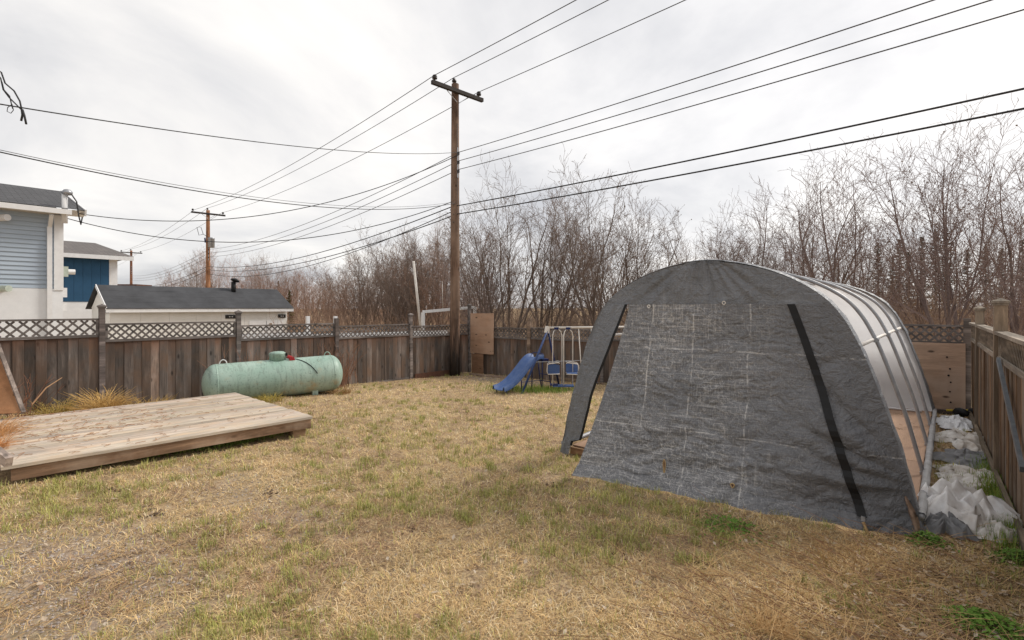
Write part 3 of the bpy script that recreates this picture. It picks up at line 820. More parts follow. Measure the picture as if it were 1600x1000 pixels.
# header of the front panel
rows = []
NXH = 120; hs_ = [HZ + (2.425 - HZ) * (j / 26) ** 0.8 for j in range(27)]
def front_wrinkle(x, h):
    # tension folds fanning from the ridge
    dx_, dz_ = x - SW / 2, 2.45 - h
    ang = math.atan2(dx_, dz_ + .15)
    f = 0.040 * (.25 - abs(noise.noise((ang * 4.0, 0.5 * math.hypot(dx_, dz_), 3.0)))) + 0.016 * noise.noise((ang * 9, 1.5 * h, 8.0)) + .014 * noise.noise((x * 3, h * 5, 4))
    return f
def hoop_edge(h):
    i = inset(min(h, 2.404)); return i - .028, SW - i + .028
for h in hs_:
    a, b = hoop_edge(h)
    if h >= 2.404: a, b = SW / 2 - .30 * (2.425 - h) / .021 - .04, SW / 2 + .30 * (2.425 - h) / .021 + .04
    rows.append([(a + (b - a) * k / NXH, -.035 + front_wrinkle(a + (b - a) * k / NXH, h) * min(1, 4 * k / NXH, 4 * (NXH - k) / NXH), h) for k in range(NXH + 1)])
MB().grid(rows).build('header_panel', M['tarp'], shel, smooth=True)
# wrap over the first hoop
def wrap(y0_, y1_, name, r=.03, zmin=0.0, ruffle=.012):
    path = [(x, z) for x, z in hoop_path() if z >= zmin]
    rows = []
    for j in range(6):
        t = j / 5; y = y0_ + (y1_ - y0_) * t
        row = []
        for n_, (x, z) in enumerate(path):
            i0, i1 = max(0, n_ - 1), min(len(path) - 1, n_ + 1)
            tx, tz = path[i1][0] - path[i0][0], path[i1][1] - path[i0][1]; L = math.hypot(tx, tz) + 1e-9
            nx, nz = -tz / L, tx / L
            off = r - (.012 if j in (0, 5) else 0) + ruffle * noise.noise((n_ * .6, j * .9, y0_)) * (j / 5)
            row.append((x + nx * off, y + .03 * noise.noise((n_ * .35, 2, y0_)) * (1 if j == 5 else 0), z + nz * off))
        rows.append(row)
    return MB().grid(rows).build(name, M['tarp'], shel, smooth=True)
wrap(-.037, .17, 'front_wrap', zmin=.12)
wrap(SLEN - .16, SLEN + .04, 'rear_wrap', zmin=.05, ruffle=.035)
# left side strip of the front, between hoop and zip
rows = []
NV = 60
for j in range(NV + 1):
    t = j / NV; h = .03 + (HZ - .03) * t
    a = inset(h) - .028
    b = .215 + (.95 - .215) * t ** 1.0 + .03 * math.sin(t * 9) * (1 - t)
    if h < .25: b = .215 - .09 * (1 - h / .25)
    out = -.06 * math.sin(math.pi * t) - .04
    rows.append([(a + (b - a) * k / 14, out * (k / 14) - .035 + .016 * noise.noise((k * .22, h * 2.2, 4)) + .012 * noise.noise((k * .5 + h * 3, h * 5, 1)), h) for k in range(15)])
side_l = MB().grid(rows).build('side_strip', M['tarp'], shel, smooth=True)
# black zip tape on that strip's free edge
zr = [[(r[-1][0] - .012, r[-1][1] - .006, r[-1][2]), (r[-1][0] + .022, r[-1][1] - .004, r[-1][2])] for r in rows]
zz = zr[4:]
MB().grid(zz).build('zip_tape', M['black'], shel)
# main flap: flares out to the front at its foot
def flare(xf):      # distance the foot stands in front of the hoop plane, by x
    pts = [(.59, .60), (1.0, .53), (1.56, .45), (2.1, .41), (2.54, .38), (3.31, .20), (3.67, .02)]
    for (a, b) in zip(pts[:-1], pts[1:]):
        if xf <= b[0]: return a[1] + (b[1] - a[1]) * max(0, (xf - a[0])) / (b[0] - a[0])
    return .02
rows = []
NU, NV = 300, 210
for j in range(NV + 1):
    t = j / NV; h = HZ * t
    xa = .59 + (.975 - .59) * t ** .92; xb = SW - inset(h) + .028
    row = []
    for k in range(NU + 1):
        s = k / NU; x = xa + (xb - xa) * s
        xfoot = .59 + (SW + .02 - .59) * s
        fl = flare(xfoot) * (1 - t) ** 1.35
        free = (1 - t) ** .5
        edge = min(1, s * 8) * min(1, (1 - s) * 10)
        P = Vector((x, h * 1.25, 2.0))
        warp = Vector((noise.noise(P * 1.7), noise.noise(P * 1.7 + Vector((9, 4, 1))), 0)) * .22
        Q = P + warp
        low = (1 - t) ** .6; quilt = low * (1.15 - .75 * s)
        w = .050 * noise.noise((x * 1.2, h * 2.2, 2.0)) * free
        w += .060 * (.22 - abs(noise.noise(Q * 2.3))) * (.25 + .75 * low)
        w += .040 * (.22 - abs(noise.noise(Vector((Q.x * 4.6, Q.y * 6.2, 4.0))))) * (.15 + .85 * quilt)
        w += .018 * (.22 - abs(noise.noise(Vector((Q.x * 10.5, Q.y * 13.0, 7.0))))) * (.2 + .8 * quilt)
        # drag folds fanning from the near right foot
        ang = math.atan2(h - .36, 3.80 - x); rr_ = math.hypot(x - 3.8, h - .36)
        w += .075 * (.25 - abs(noise.noise((ang * 4.2, rr_ * .5, 6.0)))) * sst(2.0, .25, rr_)
        w += .035 * noise.noise((x * 1.5, h * 9.0, 12.0)) * sst(.9, .1, h) * (.3 + .7 * s)
        sag = .05 * math.sin(math.pi * s) * math.sin(math.pi * min(1, t * 1.0))
        y = -.036 - fl + w * edge + sag * .4
        z = h
        if t < .06:   # ragged hem settling on the grass
            z = h + .015 * noise.noise((x * 4, 0, 3)) + .012
            y -= (.06 - t) * 1.0 * (.6 + .8 * noise.noise((x * 2.5, 1, 1)))
        z += .045 * math.sin(math.pi * s) * (1 - t) * .3
        row.append((x, y, z))
    rows.append(row)
flap = MB().grid(rows).build('front_flap', M['tarp_worn'], shel, smooth=True)
FR = rows
def flap_pt(x, h, off=.012):
    f = min(NV - 1e-4, max(0, h / HZ * NV)); j = int(f); r = FR[j]
    k = min(range(len(r)), key=lambda q: abs(r[q][0] - x))
    ys_ = [FR[jj][kk][1] for jj in range(max(0, j - 2), min(NV, j + 2) + 1) for kk in range(max(0, k - 3), min(NU, k + 3) + 1)]
    return Vector((x, min(ys_) - off, FR[j][k][2] + (f - j) * HZ / NV))
# black strap on the right
tl = []
for i in range(40):
    t = i / 39; h = 1.95 - (1.95 - .10) * t; x = 2.69 + (3.28 - 2.69) * t ** .95
    c = flap_pt(x, h); hw = .034
    tl.append([c + Vector((-hw, 0, 0)), c + Vector((hw, 0.008, 0))])
st = MB().grid(tl); st.grid([[p + Vector((0, .006, 0)) for p in r[::-1]] for r in tl]); st.build('strap', M['black'], shel)
c = flap_pt(3.29, .07); MB().tube([c, c + Vector((.05, -.03, -.12))], .012, 6).build('strap_cord', M['straw'], shel)
MB().box(c + Vector((0, -.01, .03)), (.03, .012, .04)).build('buckle', M['galv'], shel)
# grommets, mended holes
for (x, h) in ((1.235, 1.93), (2.07, 1.965)):
    y = -.055 if h < HZ else -.06
    pts = [(x + .016 * math.cos(a), y - .01, h + .016 * math.sin(a)) for a in [i * math.pi / 6 for i in range(13)]]
    MB().tube(pts, .005, 5, False).build('grommet', M['white_tube'], shel)
for (x, h, sx, sz) in ((1.57, .24, .011, .07), (2.26, .19, .016, .02)):
    c = flap_pt(x, h, .008); mb = MB()
    pts = [c + Vector((sx * math.cos(a) * (1 + .3 * math.sin(3 * a)), -.004, sz * math.sin(a))) for a in [i * math.pi / 7 for i in range(14)]]
    mb.poly(pts); hole = mb.build('tear', M['soil_wood'], flap)
    MB().tube(pts + pts[:1], .006, 5, False).build('frayed_edge', M['straw'], hole)
# corner piece: folded tarp with brown lining at the right foot
mb = MB(); rr = []
for j in range(12):
    t = j / 11; z = .02 + .30 * t
    wdt = .042 * math.sin(math.pi * min(1, .25 + t * .75)) + .015
    bx_, by_ = SW - .045 - .07 * t, -.06 + .02 * noise.noise((j * .6, 1, 2))
    rr.append([Vector((bx_ + wdt * k / 5, by_ - .05 * math.sin(math.pi * k / 5) + .01 * noise.noise((j, k, 3)), z)) for k in range(6)])
MB().grid(rr).build('folded_corner', M['plywood'], shel, smooth=True, color=(1.0, 1.05, 1.1))
# rear panel: grey outside, white liner inside
def rear_sheet(y, mat, name, amp, zmin):
    rows = []
    for j in range(41):
        h = zmin + (2.39 - zmin) * j / 40
        i = inset(h); a, b = i, SW - i
        rows.append([(a + (b - a) * k / 50, y + amp * noise.noise((k * .14, h * 2.2, y)) + amp * .6 * noise.noise((k * .35, h * 5, 2)) - (.25 * (1 - h / .5) ** 2 * (.4 + .6 * k / 50) if h < .5 else 0) * (1 if amp > .01 else 1), h + (.02 * noise.noise((k * .3, 5, 5)) if j == 0 else 0)) for k in range(51)])
    return MB().grid(rows).build(name, mat, shel, smooth=True)
rear_sheet(SLEN - .05, M['liner'], 'rear_panel', .02, .12)
MB().tube([(0.3, SLEN - .42, .14), (1.2, SLEN - .40, .15), (2.3, SLEN - .42, .15), (3.5, SLEN - .42, .14)], .018, 8).build('hem_pipe', M['tarp_white'], shel, smooth=True)

# plywood floor in the shelter
floor = thing('plywood_floor', (SX0 + .08, SYF + .10, 0), 0, 'reddish tan plywood sheets laid as a floor inside the hoop shelter', 'floor')
for i in range(3):
    for j in range(3):
        w = (SW - .12) / 3; L = 2.0
        f = random.uniform(.9, 1.1)
        MB().box((0, 0, 0), (w - .006, L - .006, .018)).build('sheet', M['plyfloor'], floor, loc=(w * (i + .5), .0 + L * (j + .5) + (.0 if i % 2 == 0 else -.0), .105 + .0015 * ((i + j) % 2)), color=(f * 1.25, f * 1.25, f * 1.25))
for i in range(4):
    MB().box((0, 0, 0), (.09, 5.95, .085)).build('sleeper', M['fascia'], floor, loc=(.06 + (SW - .24) * i / 3, 3.0, .0525))
MB().box((0, 0, 0), (SW - .12, .038, .088)).build('edge_timber', M['fascia'], floor, loc=((SW - .12) / 2, -.025, .05), color=(1.2, 1.1, .95))
def fl_area(r2): return (r2.uniform(.1, 3.4), r2.uniform(.1, 5.8))
lt = litter_mesh(160, fl_area, .117, 8, .03, .12).build('dead_leaf_litter', M['stem']); lt.location = floor.location
tag(lt, 'dead leaves and stems scattered over the plywood floor', 'litter', kind='stuff')

# torn tarpaulin heaps beside the right base rail
def heap(name, c, sx, sy, hgt, rz, mat, label, seed, fold=2.2, n=12, tail=0.0):
    """crumpled sheet: coarse jittered facets, then finer linear subdivision so that folds stay crisp"""
    rnd = random.Random(seed); co = []
    for j in range(n + 1):
        row = []
        for i in range(n + 1):
            u, v = i / n * 2 - 1, j / n * 2 - 1
            if 0 < i < n and 0 < j < n: u += rnd.uniform(-.45, .45) * 2 / n; v += rnd.uniform(-.45, .45) * 2 / n
            an = math.atan2(v, u); rad = max(abs(u), abs(v))
            lim = .82 + .50 * noise.noise((math.cos(an) * 1.8, math.sin(an) * 1.8, seed)) + .30 * noise.noise((math.cos(an) * 4, math.sin(an) * 4, seed + 3))
            x, y = math.cos(an) * rad * lim * sx, math.sin(an) * rad * lim * sy
            e = max(0, 1 - rad ** 2.2)
            p = Vector((x * fold, y * fold, seed * 1.7))
            ridge = max(0, 1 - 2.2 * abs(noise.noise(p * 1.1)))
            z = hgt * e ** .6 * (.26 + .55 * ridge + rnd.uniform(-.32, .46)) + .02 + rnd.uniform(0, .012)
            row.append(Vector((x, y, max(.012, z))))
        co.append(row)
    k = 4; N = n * k; rows = []
    for J in range(N + 1):
        row = []
        for I in range(N + 1):
            i, j = min(n - 1, I // k), min(n - 1, J // k); fu, fv = I / k - i, J / k - j
            a, b, c_, d_ = co[j][i], co[j][i + 1], co[j + 1][i], co[j + 1][i + 1]
            if (i + j + seed) % 2: p = a + (b - a) * fu + (c_ - a) * fv if fu + fv <= 1 else d_ + (c_ - d_) * (1 - fu) + (b - d_) * (1 - fv)
            else: p = a + (b - a) * fu + (d_ - b) * fv if fu >= fv else a + (c_ - a) * fv + (d_ - c_) * fu
            row.append(p + Vector((0, 0, .010 * noise.noise((p.x * 22, p.y * 22, seed)))))
        rows.append(row)
    for _ in range(0):
        rows = [[(rows[j][i] * 2 + rows[max(0, j - 1)][i] + rows[min(N, j + 1)][i] + rows[j][max(0, i - 1)] + rows[j][min(N, i + 1)]) / 6 for i in range(N + 1)] for j in range(N + 1)]
    o = MB().grid(rows).build(name, mat, smooth=True)
    o.location = (c.x, c.y, ground_z(c.x, c.y)); o.rotation_euler = (0, 0, rz)
    tag(o, label, 'tarp')
    return o
g = lambda u, v: at(u, v, EYE * 800 / (v - 480))
c1 = g(1508, 815); heap('torn_tarpaulin', c1, .44, .50, .30, R(-15), M['tarp_soil'], 'crumpled white tarpaulin heap at the near end of the shelter base rail', 2, 2.3, 11)
c2 = g(1555, 842); heap('torn_tarpaulin', c2, .34, .17, .12, R(25), M['tarp_dirty'], 'muddy white tarpaulin tail trailing right from the crumpled heap', 5, 4, 11)
c3 = g(1517, 750); heap('torn_tarpaulin', c3, .42, .62, .075, R(5), M['tarp_dirty'], 'flat soiled white tarpaulin strip between base rail and fence', 11, 3.5, 11)
c4 = g(1515, 718); heap('torn_tarpaulin', c4, .42, .62, .06, R(0), M['tarp_grey_scrap'], 'flat grey tarpaulin scrap beyond the soiled white strip', 14, 3.2, 11)
c5 = g(1505, 690); heap('torn_tarpaulin', c5, .42, .75, .10, R(0), M['tarp_dirty'], 'ragged white tarpaulin scrap full of leaves beside the middle hoops', 21, 4.0, 11)
c6 = g(1492, 664); heap('torn_tarpaulin', c6, .36, .75, .10, R(0), M['tarp_white'], 'farthest white tarpaulin scrap near the plywood patch', 26, 3.0, 11)
c7 = g(1478, 830); heap('torn_tarpaulin', c7, .22, .30, .16, R(30), M['tarp_grey_scrap'], 'grey folded tarpaulin flap under the front of the white heap', 31, 3.0, 11)
# black bucket-like hose and yellow handle in the far corner
b = g(1512, 655)
pts = [(b.x + .15 * math.cos(a), b.y + .10 * math.sin(a), .10 + .05 * math.sin(a * 2)) for a in [i * .4 for i in range(13)]]
o = MB().tube(pts, .05, 10).build('rubber_hose', M['black'], smooth=True); tag(o, 'black curled hose lying in the far right corner by the plywood', 'hose')
yh = MB().tube([(b.x - .28, b.y + .05, .11), (b.x - .02, b.y + .08, .13)], .017, 8); yh.tube([(b.x - .02, b.y + .08, .13), (b.x + .03, b.y + .085, .132)], .024, 8)
o = yh.build('tool_handle', M['yellow']); tag(o, 'yellow tool handle lying beside the black hose', 'handle')

# ------------------------------------------------------------------ swing set
sw_o = at(856, 512, 12.75)
ssz = ground_z(sw_o.x, sw_o.y)
SWROT = YAW - R(4)
sset = thing('swing_set', (sw_o.x, sw_o.y, ssz), SWROT, 'childrens swing set with white top bar and blue legs before the back fence', 'swing set')
HB = sw_o.z - ssz
BL = 2.55
MB().tube([(-.03, 0, HB), (BL, 0, HB + .03)], .026, 10).build('top_bar', M['white_tube'], sset, smooth=True)
for x0_, s in ((0.0, -1), (BL - .05, 1)):
    for sy, dxx, mt in ((-1, -.62 if s < 0 else .1, 'blue_tube'), (1, .30 if s < 0 else .1, 'blue_dark')):
        MB().tube([(x0_, sy * .02, HB - .05), (x0_ + dxx, sy * (.55 if sy < 0 else .50), 0.0)], .028, 10).build('leg', M[mt if s < 0 else 'white_tube'], sset, smooth=True)
    MB().beam((x0_, 0, HB + .035), (x0_ - .03, -.02, HB - .13), .09, .09).build('corner_bracket', M['white_tube'], sset)
MB().tube([(-.33, -.28, HB * .47), (1.0, .30, HB * .47)], .007, 6).build('tie_rod', M['galv'], sset)
def glider(x, label):
    root = thing('glider_swing', (0, 0, 0), 0)
    root.parent = None
    return root
# glider: four hanging tubes, two back-to-back seats, foot board
gl = thing('glider_swing', tuple(sset.matrix_basis @ Vector((.20, 0, 0))), SWROT, 'two seat glider swing with white hanging tubes and blue seats', 'swing')
for x in (0.0, .27):
    MB().box((-.02 + .03, 0, HB - .015), (.11, .10, .055)).build('hanger', M['blue_dark'], gl) if x == 0 else MB().box((.27 + .03, 0, HB - .015), (.11, .10, .055)).build('hanger', M['blue_dark'], gl)
    for dx_, sy in ((-.10, -1), (.13, 1)):
        pts = [(x + dx_ * .25 + .02, 0, HB - .03), (x + dx_ * .8 + .02, sy * .05, HB - .10), (x + dx_ + .02, sy * .08, HB - .20), (x + dx_ + .02, sy * .10, .12)]
        MB().tube(pts, .012, 8).build('hanging_tube', M['white_tube'], gl, smooth=True)
for x, tilt in ((-.06, -1), (.40, 1)):
    sx = x
    MB().box((sx, 0, .44), (.26, .30, .025)).build('seat', M['blue'], gl)
    rows = [[(sx - .15 + .30 * k / 6, tilt * (.13 + .03 * j / 4), .46 + .19 * j / 4 + .03 * math.sin(math.pi * k / 6) * (j / 4)) for k in range(7)] for j in range(5)]
    mbb = MB().grid(rows); mbb.grid([[(p[0], p[1] + .02, p[2]) for p in r[::-1]] for r in rows]); mbb.build('backrest', M['blue'], gl, smooth=True)
    for sy in (-.17, .17):
        pts = [(sx - tilt * .15, sy, .44), (sx + tilt * .14, sy, .43), (sx + tilt * .16, sy, .50), (sx + tilt * .15, sy, .66), (sx + tilt * .11, sy, .69), (sx - tilt * .12, sy, .72), (sx - tilt * .15, sy, .70)]
        MB().tube(pts, .011, 8).build('arm_frame', M['white_tube'], gl, smooth=True)
MB().box((.18, 0, .13), (.52, .24, .03)).build('foot_board', M['blue'], gl)
MB().box((-.05, 0, .155), (.20, .24, .02)).build('foot_pad', M['blue_dark'], gl)
s2 = thing('rope_swing', tuple(sset.matrix_basis @ Vector((.76, 0, 0))), SWROT, 'single swing on white tubes right of the glider, half behind the shelter', 'swing')
for x, e_ in ((0, .08), (.31, .36)):
    MB().tube([(x, 0, HB - .02), (e_, -.04, .26)], .012, 8).build('hanging_tube', M['white_tube'], s2, smooth=True)
rows = [[(.08 + .37 * i / 6, -.14 + .2 * j / 3, .25 - .03 * math.sin(math.pi * i / 6)) for i in range(7)] for j in range(4)]
mb = MB().grid(rows); mb.grid([[(p[0], p[1], p[2] - .018) for p in r[::-1]] for r in rows]); mb.build('seat', M['blue'], s2, smooth=True)

# slide: curved trough with side walls
sl_b = at(790, 606, 12.35); sl_t = at(836, 560, 12.95)
bz = ground_z(sl_b.x, sl_b.y)
slide = thing('slide', (sl_b.x, sl_b.y, bz), math.atan2(sl_t.y - sl_b.y, sl_t.x - sl_b.x), 'small blue plastic slide standing left of the swing set', 'slide')
SLn = math.hypot(sl_t.x - sl_b.x, sl_t.y - sl_b.y) + .28
SH = sl_t.z - bz
rows = []; rows_u = []
for i in range(25):
    t = i / 24
    x = -.22 + (SLn + .04) * t
    z = .10 + (SH - .10) * sst(.06, .92, t) * (1) + .02 * math.sin(t * 9.0)
    prof_ = [(-.235, .0), (-.225, .085), (-.205, .095), (-.18, .07), (-.16, .012), (0, 0), (.16, .012), (.18, .07), (.205, .095), (.225, .085), (.235, .0)]
    rows.append([(x, yy, z + zz) for yy, zz in prof_]); rows_u.append([(x, yy, z + zz - .014) for yy, zz in prof_[::-1]])
mb = MB().grid(rows); mb.grid(rows_u); mb.grid([rows[0][::-1], rows_u[0]]); mb.build('chute', M['blue'], slide, smooth=True)
xe = -.22 + SLn
MB().box((xe + .10, 0, SH - .03), (.22, .44, .05)).build('platform', M['blue_dark'], slide)
pts = [(xe, -.2, SH), (xe + .03, -.2, SH + .12), (xe + .03, 0, SH + .15), (xe + .03, .2, SH + .12), (xe, .2, SH)]
MB().tube(pts, .012, 6).build('grab_rail', M['blue_dark'], slide, smooth=True)
for (x, y, h, lean_) in ((xe + .02, -.19, SH - .04, -.02), (xe + .02, .19, SH - .04, -.02), (xe + .2, -.19, SH - .04, .12), (xe + .2, .19, SH - .04, .12), (-.12, -.19, .12, 0), (-.12, .19, .12, 0), (.36, -.17, .30, .0), (.36, .17, .30, .0)):
    MB().tube([(x, y, h), (x + lean_, y, 0)], .014, 6).build('leg', M['blue_dark'], slide, smooth=True)
for h in (.18, .36):
    MB().tube([(xe + .30 - h * .18, -.19, h), (xe + .30 - h * .18, .19, h)], .012, 6).build('rung', M['blue_dark'], slide)
MB().tube([(xe + .02, -.19, .25), (.36, -.17, .25)], .008, 6).build('brace', M['blue_dark'], slide)

# ------------------------------------------------------------------ utility poles and wires
def pole(loc, top, r0, r1, lean, label, arm_len, arm_rot, box=False, tint=(1, 1, 1), rack_z=6.75, pm='pole'):
    gz = -0.3
    root = thing('utility_pole', (loc.x, loc.y, gz), arm_rot, label, 'utility pole')
    n = 12; pts = []
    H = top - gz
    for i in range(n + 1):
        t = i / n
        pts.append((lean[0] * t, lean[1] * t, H * t))
    MB().tube(pts, [r0 + (r1 - r0) * i / n for i in range(n + 1)], 14).build('pole_shaft', M[pm], root, smooth=True, color=tint)
    tx, ty = lean
    zc2 = H - .28
    arm = MB().box((tx, ty - .16, zc2), (arm_len, .11, .115)).build('crossarm', M['crossarm'], root)
    for x in (-arm_len / 2 + .10, arm_len / 2 - .16):
        MB().lathe([(0, .02), (.06, .02), (.065, .075), (.10, .08), (.12, .05), (.135, .075), (.17, .06), (.19, .03), (.20, .005)], (tx + x, ty - .16, zc2 + .057), (0, 0, 1), 12).build('insulator', M['porcelain'], arm, smooth=True)
    MB().lathe([(0, .02), (.05, .02), (.055, .07), (.10, .075), (.12, .05), (.15, .06), (.18, .005)], (tx - .04, ty, H), (0, 0, 1), 12).build('insulator', M['porcelain'], root, smooth=True)
    for sg in (-1, 1):
        MB().tube([(tx + sg * .42, ty - .12, zc2 - .06), (tx + sg * .05, ty - .15, zc2 - .34)], .012, 5).build('arm_brace', M['galv'], root)
    for k in range(3):
        z = rack_z - gz - .28 * k
        MB().box((tx * .7 - .0, ty * .7 - r1 - .06, z), (.05, .05, .09)).build('rack_spool', M['porcelain'], root)
    MB().box((tx * .7, ty * .7 - r1 - .022, rack_z - gz - .28), (.045, .02, .95)).build('secondary_rack', M['galv'], root)
    if box:
        MB().lathe([(0, .20), (.02, .22), (.62, .22), (.64, .235), (.70, .22), (.74, .10)], (tx * .6 + .12, ty * .6 - .38, H - 2.75), (0, 0, 1), 18).build('transformer', M['galv'], root, smooth=True)
        MB().tube([(tx * .6, -.2, H - 2.0), (tx * .6 - .35, -.2, H - 1.8), (tx * .6 - .5, -.2, H - 1.3), (tx * .6 - .75, -.2, H - 1.35), (tx * .6 - .62, -.2, H - 1.9), (tx * .6 - .35, -.2, H - 1.8)], .02, 5).build('jumper', M['wire'], root)
        MB().tube([(tx * .6 - .25, -.2, H - 2.05), (tx * .6 - .22, -.2, H - 2.4)], .05, 6).build('cutout', M['blue_dark'], root)
    return root, arm
P1 = at(710.5, 585, 16.2); P2 = at(325, 480, 37.4); P3 = at(205, 480, 63.0)
P0 = Vector((P1.x + 29.1, P1.y - 3.1, 0))
line = (Vector((P2.x, P2.y, 0)) - Vector((P1.x, P1.y, 0))).normalized()
arm_rz = math.atan2(line.y, line.x) - math.pi / 2      # arm runs square to the line
# arm direction: local x = (cos arm_rz, sin arm_rz)
r_, a_ = pole(P1, 8.98, .165, .115, (0.02, 0.0), 'tall brown wooden utility pole with crossarm rising in front of the fence corner', 2.0, arm_rz, tint=(.95, .92, .9), pm='pole_tar')
MB().tube([(-.02, -.15, .1), (-.01, -.14, 2.0), (0, -.125, 5.0), (0.01, -.12, 8.0)], .012, 5).build('ground_wire', M['wire_grey'], r_)
for k, z in enumerate((5.0, 5.25, 5.55)):
    MB().tube([(0.0, .14 if k % 2 else -.14, z + .25), (.14, .18, z + .05), (.10, .22, z - .15), (-.05, .18, z - .25), (-.12, -.12, z - .1)], .010, 5).build('cable_loop', M['wire_grey'], r_)
pole(P2, 9.0, .17, .12, (.0, .0), 'utility pole with grey transformer can beyond the black roofed shed', 2.2, arm_rz, box=True, tint=(1.7, 1.25, .9), rack_z=4.9 + 1.2)
pole(P3, 8.9, .17, .12, (.0, .0), 'farthest utility pole behind the dark blue house', 2.2, arm_rz, tint=(1.5, 1.05, .85))

def span(a, b, sag, n=26):
    a, b = Vector(a), Vector(b)
    return [a.lerp(b, i / n) + Vector((0, 0, -4 * sag * (i / n) * (1 - i / n))) for i in range(n + 1)]
ax = Vector((math.cos(arm_rz), math.sin(arm_rz), 0)); ay = Vector((-math.sin(arm_rz), math.cos(arm_rz), 0))
def ppt(P, lx, ly, z): return Vector((P.x, P.y, 0)) + ax * lx + ay * ly + Vector((0, 0, z))
prim = [(-.90, -.16, 8.92, 'far left'), (-.04, 0, 9.17, 'middle'), (.84, -.16, 8.92, 'right')]
lab1 = ['overhead power line from the left end of the tall pole crossarm', 'overhead power line over the very top of the tall pole', 'overhead power line from the right end of the tall pole crossarm']
for i, (lx, ly, z, _) in enumerate(prim):
    pts = []
    seq = [P0, P1, P2, P3, P3 + (P3 - P2)]
    zz_ = [z + .1, z, z - .02, z - .1, z - .3]
    for k in range(4):
        s = span(ppt(seq[k], lx, ly, zz_[k]), ppt(seq[k + 1], lx, ly, zz_[k + 1]), .22 if k == 0 else .45)
        pts += s if k == 0 else s[1:]
    o = MB().tube(pts, .011, 5).build('power_line', M['wire_grey'], smooth=True); tag(o, lab1[i], 'power line', 'wires on the pole line')
lab2 = ['uppermost of the three wires on the side rack of the tall pole', 'middle of the three wires on the side rack of the tall pole', 'lowest of the three wires on the side rack of the tall pole']
for i in range(3):
    z = 6.78 - .27 * i; pts = []
    seq = [P0, P1, P2, P3]; zs = [z + .05, z, z - .65, z - 1.0]
    for k in range(3):
        s = span(ppt(seq[k], 0, -.2, zs[k]), ppt(seq[k + 1], 0, -.2, zs[k + 1]), .30 if k == 0 else .6)
        pts += s if k == 0 else s[1:]
    o = MB().tube(pts, .011, 5).build('power_line', M['wire_grey'], smooth=True); tag(o, lab2[i], 'power line', 'wires on the pole line')
lab3 = ['upper of the two thick black cables sloping up to the right edge', 'lower of the two thick black cables sloping up to the right edge']
for i in range(2):
    z = 5.12 - .27 * i; pts = []
    seq = [P0, P1, P2, P3]; zs = [z + .15, z, z - .2, z - .4]
    for k in range(3):
        s = span(ppt(seq[k], 0, .16 - .3 * i, zs[k]), ppt(seq[k + 1], 0, .16 - .3 * i, zs[k + 1]), .30 if k == 0 else .7)
        pts += s if k == 0 else s[1:]
    o = MB().tube(pts, .016, 6).build('telephone_cable', M['wire'], smooth=True); tag(o, lab3[i], 'cable', 'cables on the pole line')
hm = at(112, 332, 15.3)
drops = [
    (ppt(P1, 0, -.2, 6.78), at(-40, 156, 4.9), .22, .007, 'wire', 'thin twisted service wire running from the tall pole to upper left edge'),
    (ppt(P1, 0, -.1, 5.2), at(-60, 224, 5.6), .42, .008, 'wire', 'heavy sagging cable from the tall pole to the left edge above the roof'),
    (ppt(P1, 0, -.1, 5.25), at(-60, 221, 5.6), .40, .004, 'wire_grey', 'fine wire running just above the heavy sagging cable at left'),
    (ppt(P1, 0, -.2, 6.7), hm, .95, .012, 'wire', 'sagging service wire from the tall pole to the pale blue house mast'),
    (ppt(P1, 0, -.1, 5.3), at(104, 341, 15.2), 1.0, .012, 'wire', 'lower sagging cable from the tall pole to the pale blue house eave'),
    (ppt(P1, 0, -.1, 5.0), ppt(P2, 0, -.2, 4.35), .9, .014, 'wire', 'low black cable between the tall pole and the transformer pole'),
]
for (a, b, sag, r, m, lab) in drops:
    o = MB().tube(span(a, b, sag, 40), r, 5).build('service_wire', M[m], smooth=True); tag(o, lab, 'wire')
# frayed drop loops at the upper left
lo = thing('frayed_wire_ends', tuple(at(35, 170, 4.95)), 0, 'dangling black wire ends knotted at the upper left edge of sky', 'wire')
o3 = Vector(lo.location)
def px(pts, d): return [at(u, v, d) - o3 for u, v in pts]
for pts, r in ((px([(-12, 105), (2, 113), (8, 130), (22, 142), (31, 158), (34, 172)], 4.95), .007), (px([(-10, 110), (1, 122), (5, 140), (14, 152), (24, 162), (33, 171)], 4.95), .006), (px([(3, 128), (6, 140), (15, 150), (18, 163), (20, 170)], 4.95), .005), (px([(34, 171), (35, 180), (33, 189)], 4.95), .009), (px([(35, 171), (38, 180), (41, 194)], 4.95), .009), (px([(19, 163), (12, 168), (11, 174), (17, 177), (21, 172), (19, 163)], 4.95), .0035)):
    MB().tube(pts, r, 6).build('wire_end', M['wire'], lo, smooth=True)

# ------------------------------------------------------------------ neighbouring houses
# pale blue house: long wall faces +X
HX = -20.0; hy = 2.93
hou = thing('house', (HX, hy, -0.2), 0, 'pale blue sided house with grey shingle roof at the far left', 'house')
zr0 = 0.2
eave = 4.68 + zr0; sid0 = 2.47 + zr0
MB().bbox((-7, -9, 0), (-.02, 0, eave)).build('wall', M['white'], hou)
MB().bbox((-.02, -9, 0), (.03, -.0, sid0 - .01)).build('foundation_wall', M['stucco'], hou)
nc = 17; ch = (eave - .06 - sid0) / nc
cm = MB(); cm.v = [(0, -9, 0), (0, -.13, 0), (0, -.13, ch), (0, -9, ch), (.034, -9, 0), (.034, -.13, 0), (.006, -.13, ch), (.006, -9, ch)]
cm.f = [(4, 5, 6, 7), (0, 1, 5, 4), (5, 1, 2, 6), (3, 7, 6, 2), (0, 4, 7, 3)]
cmesh = cm.mesh('siding_course', M['siding'])
for i in range(nc): link('siding_course', cmesh, hou, loc=(0, 0, sid0 + ch * i))
